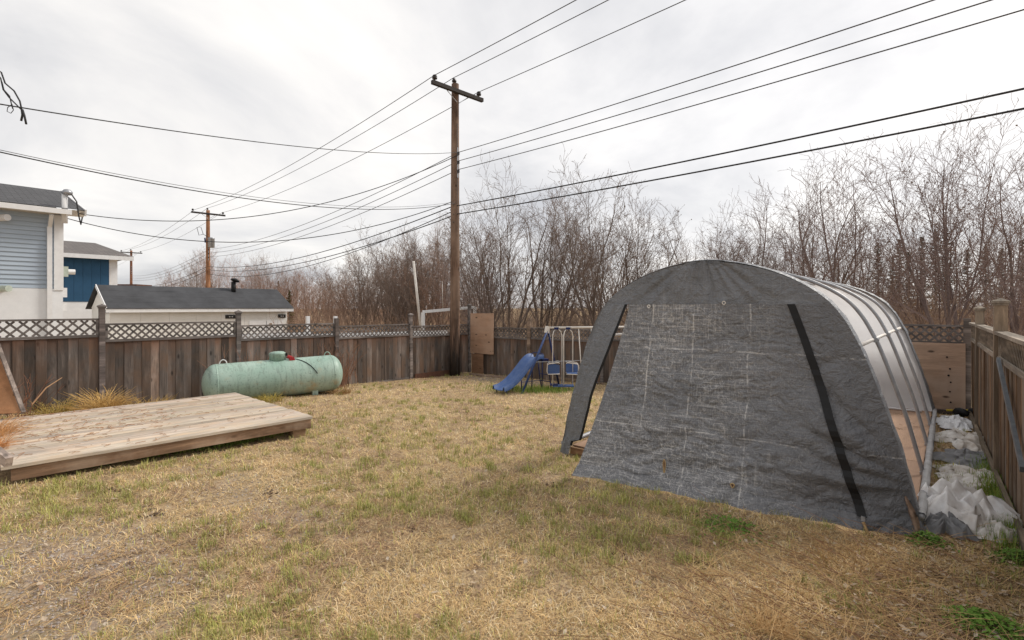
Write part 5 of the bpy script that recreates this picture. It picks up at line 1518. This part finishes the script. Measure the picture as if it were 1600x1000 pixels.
# flat thatch
x, y, d = sample_yard(470000, .92, 2.5, 18.5)
keep = (fbm(x, y, 7.0, 88) + .35 * RNG.random(len(x)) > .54) & (RNG.random(len(x)) > bare(x, y) * .80 * np.clip((fbm(x, y, 2.4, 77) - .30) * 4, 0, 1))
x, y, d = x[keep], y[keep], d[keep]; n = len(x)
col_, gm_ = lawn_color(x, y, n)
clump = fbm(x, y, 2.6, 61)
ln = (.035 + .055 * RNG.random(n)) * (.7 + .7 * clump) * (1 + .02 * d)
wd_ = (.0022 + .0018 * RNG.random(n)) * (1 + .12 * np.maximum(d - 3, 0))
le = np.clip(RNG.normal(1.36, .18, n), .5, 1.54); le = np.where(gm_, np.clip(RNG.normal(.75, .35, n), .05, 1.4), le)
blades('dry_lawn_grass', x, y, d, ln, wd_, le, col_, 'patchy straw and green lawn covering the yard')
# green tufts, clustered
nt = 1500
tx, ty, td = sample_yard(nt * 3, .9, 2.6, 17)
gf = fbm(tx, ty, .9, 31); k_ = np.where((gf + .10 * np.exp(-(((tx + 4.2) / 3.6) ** 2 + ((ty - 4.4) / 3.4) ** 2)) + RNG.normal(0, .05, len(tx)) > .52) & (bare(tx, ty) < .5))[0][:nt]
tx, ty, td = tx[k_], ty[k_], td[k_]
per = 26
x = np.repeat(tx, per) + RNG.normal(0, 1, len(tx) * per) * np.repeat(.018 + .032 * RNG.random(len(tx)), per)
y = np.repeat(ty, per) + RNG.normal(0, 1, len(tx) * per) * np.repeat(.018 + .032 * RNG.random(len(tx)), per)
d = np.repeat(td, per); n = len(x)
ok = ~deck_mask(x, y) & ~floor_mask(x, y) & ~flap_mask(x, y); x, y, d = x[ok], y[ok], d[ok]; n = len(x)
c = np.array([.30, .325, .10]) * (.7 + .6 * RNG.random(n))[:, None] + np.array([.16, .09, .03]) * (RNG.random(n) ** 2)[:, None]
blades('green_grass_tufts', x, y, d, .035 + .055 * RNG.random(n), .0028 * (1 + .09 * d), np.abs(RNG.normal(.55, .35, n)), c, 'tufts of green grass still growing in the dry lawn')
# lush strip under the deck edge, by the slide and by the fence foot
def cluster(pts, n):
    xs_, ys_ = [], []
    for (px_, py_, sx_, sy_, w) in pts:
        m = int(n * w); xs_.append(RNG.normal(px_, sx_, m)); ys_.append(RNG.normal(py_, sy_, m))
    return np.concatenate(xs_), np.concatenate(ys_)
sd = at(845, 606, 12.6)
pf = deck.location
q1 = g(250, 720); q2 = g(330, 705)
wl = [(sd.x, sd.y + .2, .45, .3, .10), (sd.x - .7, sd.y - .3, .4, .25, .06)]
for t in np.linspace(0, 1, 12):
    p = g(90 + 360 * t, 742 - 66 * t); wl.append((p.x - .02, p.y, .10, .12, .05))
for v in (735, 760, 790, 815, 845):
    p = g(1556 + (v - 735) * .25, v); wl.append((p.x - .03, p.y, .09, .22, .05))
x, y = cluster(wl, 16000); d = np.hypot(x, y)
ok = (x > FX + .05) & (x < .45) & (y < FY) & ~floor_mask(x, y); x, y, d = x[ok], y[ok], d[ok]
n = len(x)
c = np.array([.16, .26, .05]) * (.7 + .7 * RNG.random(n))[:, None] + np.array([.2, .1, .03]) * (RNG.random(n) ** 3)[:, None]
blades('lush_grass', x, y, d, .06 + .10 * RNG.random(n), .003 * (1 + .08 * d), np.abs(RNG.normal(.4, .3, n)), c, 'lush green grass along the deck edge, slide and right fence foot')
# leafy low weeds near the right
def weeds(name, c, r, n, label, col):
    x = RNG.normal(c.x, r, n); y = RNG.normal(c.y, r, n)
    mb = MB(); rnd = random.Random(int(c.x * 1000))
    for i in range(n):
        h = rnd.uniform(.02, .11) * max(.3, 1 - math.hypot(x[i] - c.x, y[i] - c.y) / (r * 3)); s = rnd.uniform(.010, .02)
        p = Vector((x[i], y[i], ground_z(x[i], y[i]) + h)); a = Vector((rnd.gauss(0, 1), rnd.gauss(0, 1), rnd.gauss(0, .35))).normalized(); b = a.cross(Vector((rnd.gauss(0, .4), rnd.gauss(0, .4), 1))).normalized()
        mb.poly([p + a * s, p + b * s * .6, p - a * s, p - b * s * .6])
    o = mb.build(name, M['weed'], color=col); tag(o, label, 'plant', kind='stuff'); return o
M['weed'] = bark('green_weed_leaves', (0.16, 0.26, 0.05), (0.10, 0.18, 0.035))
weeds('weed_patch', g(1585, 805), .12, 900, 'bright green leafy weed patch beside the fence foot at right edge', (1.1, 1.1, 1))
weeds('weed_patch', g(1545, 985), .10, 800, 'bright green leafy weed patch in the bottom right corner', (1.05, 1.1, 1))
weeds('weed_patch', g(1450, 850), .07, 450, 'small green weed patch below the white tarpaulin heap', (1, 1, 1))
weeds('weed_patch', g(1140, 828), .13, 500, 'green weed patch on the lawn in front of the grey flap', (1.0, 1.05, 1))
weeds('weed_patch', g(1590, 878), .07, 350, 'small green weed patch at the right edge below the muddy tarpaulin', (1, 1, 1))

# straws, twigs and dead leaves
def straw_stuff(name, n, sampler, lmin, lmax, r, mat, label, seed, lift=.03, tint=(1, 1, 1), bias=None):
    rnd = random.Random(seed); mb = MB()
    for _ in range(n):
        x, y = sampler(rnd); L = rnd.uniform(lmin, lmax); a = rnd.uniform(0, 6.28) if bias is None else rnd.gauss(bias, .5)
        z = ground_z(x, y) + .012; d_ = Vector((math.cos(a), math.sin(a), 0)); sdv = Vector((-d_.y, d_.x, 0)); cv = rnd.gauss(0, .12)
        up = rnd.uniform(0, lift) * L * 4
        p = Vector((x, y, z)); mb.tube([p, p + d_ * L * .35 + sdv * cv * L * .5 + Vector((0, 0, up * .6)), p + d_ * L * .7 + sdv * cv * L + Vector((0, 0, up))  , p + d_ * L + sdv * cv * L * 1.4 + Vector((0, 0, up * 1.2))], [r, r, r * .8, r * .4], 3, False)
    o = mb.build(name, M[mat], color=tint); tag(o, label, 'litter', kind='stuff'); return o
def yard_s(r2):
    while True:
        d = 2.6 + 8 * r2.random() ** 1.6; u = r2.uniform(-100, 1700); lat = (u - 800) / 800 * d
        x, y = lat * CY - d * SY, lat * SY + d * CY
        if x > .38 or y > 11.5: continue
        if deck_mask(x, y) or floor_mask(x, y) or flap_mask(x, y): continue
        return x, y
straw_stuff('fallen_straws', 2600, yard_s, .06, .22, .0018, 'straw', 'long pale straws lying over the lawn', 1, .05, (1.2, 1.15, 1.1))
def right_s(r2):
    while True:
        u = r2.gauss(1330, 170); v = r2.uniform(835, 1040); p = g(u, v)
        if p.x < .38: return p.x, p.y
straw_stuff('dead_weed_stems', 170, right_s, .15, .60, .0024, 'stem', 'long dead reddish weed stems flattened at lower right', 2, .09, (1, .85, .8), YAW + 2.6)
straw_stuff('fallen_straws', 1500, right_s, .06, .3, .0018, 'straw', 'tangle of dry straw at lower right', 5, .10, (1.1, 1.05, 1))
def leaf_stuff(name, n, sampler, label, seed):
    rnd = random.Random(seed); mb = MB()
    for _ in range(n):
        x, y = sampler(rnd); s = rnd.uniform(.009, .024); z = ground_z(x, y) + rnd.uniform(.012, .035)
        a = rnd.uniform(0, 6.28); A_ = Vector((math.cos(a), math.sin(a), rnd.gauss(0, .25))); B_ = Vector((-math.sin(a), math.cos(a), rnd.gauss(0, .3)))
        p = Vector((x, y, z)); mb.poly([p + A_ * s * 1.4, p + B_ * s * .7 + Vector((0, 0, .006)), p - A_ * s * 1.2, p - B_ * s * .7])
    o = mb.build(name, M['deadleaf']); tag(o, label, 'leaves', kind='stuff'); return o
k = NT('curled_dead_leaves'); ge = k.n('ShaderNodeNewGeometry')
k.col(k.ramp(ge.outputs['Random Per Island'], [(0.0, (.26, .16, .10)), (.4, (.40, .30, .20)), (.75, (.48, .40, .31)), (1.0, (.36, .22, .10))])); M['deadleaf'] = k.set(.8)
def right_l(r2):
    while True:
        u = r2.gauss(1480, 110); v = r2.uniform(840, 1030); p = g(u, v)
        if p.x < .38: return p.x, p.y
leaf_stuff('dead_leaves', 700, right_l, 'pale curled dead leaves at lower right', 1)
leaf_stuff('dead_leaves', 650, yard_s, 'sparse dead leaves scattered on the lawn', 2)
def strip_l(r2):
    return r2.uniform(-.12, .30), r2.uniform(5.3, 11.9)
leaf_stuff('dead_leaves', 500, strip_l, 'dead leaves between the shelter rail and the right fence', 3)
# dry tufts
def tuft(name, c, r, h, n, mat, label, seed, tint=(1, 1, 1), z0=None, lean_=.45, rad=.0026, cat='grass tuft'):
    rnd = random.Random(seed); mb = MB()
    for _ in range(n):
        a = rnd.uniform(0, 6.28); q = rnd.random() ** .6; p = Vector((math.cos(a) * r * q * .5, math.sin(a) * r * q * .5, 0))
        L = h * rnd.uniform(.5, 1.1); b = rnd.uniform(0, 6.28) if rnd.random() < .4 else a; ln_ = rnd.uniform(.1, lean_) * 1.6
        d_ = Vector((math.cos(b) * math.sin(ln_), math.sin(b) * math.sin(ln_), math.cos(ln_)))
        p2 = p + d_ * L * .55; d2 = (d_ + Vector((math.cos(b) * .5, math.sin(b) * .5, -.35))).normalized()
        mb.tube([p, p + d_ * L * .3, p2, p2 + d2 * L * .45], [rad, rad, rad * .8, rad * .35], 3, False)
    o = mb.build(name, M[mat], color=tint); o.location = (c.x, c.y, ground_z(c.x, c.y) if z0 is None else z0); tag(o, label, cat); return o
tuft('dry_grass_tuft', g(1205, 985), .22, .17, 150, 'straw', 'pale dry grass tuft at the bottom edge below the shelter', 1, (1.25, 1.2, 1.15), lean_=.7, rad=.0018)
tuft('dry_grass_tuft', g(1330, 880), .5, .26, 150, 'straw', 'thin dry grass tuft in front of the black strap foot', 2, (.95, .9, .85), lean_=.9, rad=.0018)
p = at(160, 632, 8.9); tuft('tall_dry_grass', p, .38, .58, 320, 'straw', 'golden dry grass clump behind the deck at the left fence', 3, (1.2, 1.1, .8), lean_=.6, rad=.0042)
p = at(85, 640, 8.9); tuft('tall_dry_grass', p, .55, .34, 150, 'straw', 'lower yellowish grass clump behind the deck near the leaning board', 4, (.95, 1.0, .6), lean_=.7, rad=.004)
p = at(238, 628, 9.4); tuft('tall_dry_grass', p, .6, .36, 160, 'straw', 'small yellow grass clump between golden clump and tank', 5, (1.0, .95, .6), lean_=.6, rad=.004)
p = at(-22, 650, 6.5); tuft('dead_plant_heap', p, .42, .42, 800, 'rustgrass', 'fluffy orange dead plant heap on the leaning board at left edge', 6, (1.25, 1.1, 1.0), z0=.20, lean_=1.0, rad=.0026, cat='plant')
p = at(-18, 690, 5.9); tuft('dead_plant_heap', p, .30, .26, 300, 'rustgrass', 'orange dead stems spilling over the near left deck corner', 7, (1.25, 1.0, .85), z0=.30, lean_=1.1, rad=.0022, cat='plant')
p = at(420, 624, 10.5); tuft('dry_grass_tuft', p, .5, .22, 160, 'straw', 'dry grass at the foot of the propane tank', 8, (.8, .9, .45), lean_=.6, rad=.004)
p = at(530, 600, 11.9); tuft('dry_grass_tuft', p, .5, .22, 140, 'straw', 'brown grass heap at the right end of the propane tank', 9, (.75, .65, .55), lean_=.8, rad=.004)
def shrub(c, h, n, label, seed, mat='stem', tint=(.9, .7, .65), spread=.35):
    rnd = random.Random(seed); mb = MB()
    for _ in range(n):
        a = rnd.uniform(0, 6.28); q = rnd.random() * spread; p = Vector((math.cos(a) * q, math.sin(a) * q, 0)); d = Vector((rnd.gauss(0, .22), rnd.gauss(0, .22), 1)).normalized(); L = h * rnd.uniform(.5, 1.05); pts = [p]
        for k in range(4):
            d = (d + Vector((rnd.gauss(0, .17), rnd.gauss(0, .17), .02))).normalized(); pts.append(pts[-1] + d * L / 4)
        mb.tube(pts, [.006, .005, .004, .003, .002], 3, False)
        for k in range(3):
            i = rnd.randrange(1, 4); d2 = (d + Vector((rnd.gauss(0, .6), rnd.gauss(0, .6), .1))).normalized(); mb.tube([pts[i], pts[i] + d2 * L * .12, pts[i] + d2 * L * .24], [.004, .003, .002], 3, False)
    o = mb.build('dead_shrub', M[mat], color=tint); o.location = (c.x, c.y, ground_z(c.x, c.y)); tag(o, label, 'shrub'); return o
shrub(at(365, 605, 11.3), 1.25, 30, 'thin dead reddish stems against the fence post behind the tank left half', 1, spread=.5)
shrub(at(425, 605, 11.9), 1.25, 34, 'dead reddish stems against the fence directly behind the tank lid', 2, spread=.7)
shrub(at(485, 605, 12.6), 1.25, 36, 'dead reddish stems behind the right half of the tank', 3, spread=.6)
shrub(at(535, 600, 13.1), 1.3, 44, 'tangle of dead stems on the fence post at the tank right end', 4, spread=.4)
shrub(at(38, 632, 8.5), .85, 20, 'dark dead stalks at the foot of the fence near the leaning board', 5, tint=(.7, .5, .45), spread=.25)
st_ = MB().tube([at(50, 632, 8.0), at(72, 606, 8.2), at(97, 590, 8.4)], [.012, .010, .006], 5).build('bare_stick', M['stem'], color=(1.4, 1.2, 1)); tag(st_, 'single pale stick slanting up behind the deck left half', 'stick')
# gravel stones
def stones(name, n, sampler, smin, smax, label, seed):
    rnd = random.Random(seed); mb = MB()
    for _ in range(n):
        x, y = sampler(rnd); s = rnd.uniform(smin, smax); z = gz_np(np.array([x]), np.array([y]))[0]
        p = Vector((x, y, z + s * .25)); b = len(mb.v)
        for v in ((1, 0, 0), (-1, 0, 0), (0, 1, 0), (0, -1, 0), (0, 0, .75), (0, 0, -.75)):
            mb.v.append(tuple(p + Vector((v[0] * rnd.uniform(.6, 1.2), v[1] * rnd.uniform(.6, 1.2), v[2] * rnd.uniform(.6, 1.0))) * s))
        mb.f += [(b + i, b + j, b + k_) for i, j, k_ in ((0, 2, 4), (2, 1, 4), (1, 3, 4), (3, 0, 4), (2, 0, 5), (1, 2, 5), (3, 1, 5), (0, 3, 5))]
    o = mb.build(name, M['stone']); tag(o, label, 'gravel', kind='stuff'); return o
def gr1(r2):
    while True:
        x, y = r2.gauss(-4.7, .9), r2.gauss(.5, .7)
        if gravel_amount(x, y) > r2.random() * .8: return x, y
def gr2(r2):
    while True:
        x, y = r2.gauss(-5.2, 1.0), r2.gauss(2.2, .3)
        if not deck_mask(x, y): return x, y
def clod_s(r2):
    c = r2.choice([g(237, 808), g(232, 800), g(862, 755), g(640, 830), g(420, 770), g(180, 770), g(960, 870), g(1080, 880)]); return r2.gauss(c.x, .05), r2.gauss(c.y, .04)
def gr3(r2): return r2.gauss(-10, .9), r2.gauss(11.3, .4)
stones('gravel', 2600, gr1, .004, .016, 'bare gravel patch in the bottom left corner of the yard', 1)
stones('gravel', 1100, gr2, .004, .013, 'thin gravel strip on the lawn before the deck', 2)
stones('gravel', 900, gr3, .006, .018, 'grey gravel below the plywood sheet near the slide', 3)
M['clod'] = plain('dark_soil', (0.06, 0.04, 0.03), (0.10, 0.065, 0.045), 0.95)
M['stone'], _keep = M['clod'], M['stone']
stones('soil_clods', 90, clod_s, .008, .028, 'small dark soil clods scattered on the lawn', 4)
M['stone'] = _keep
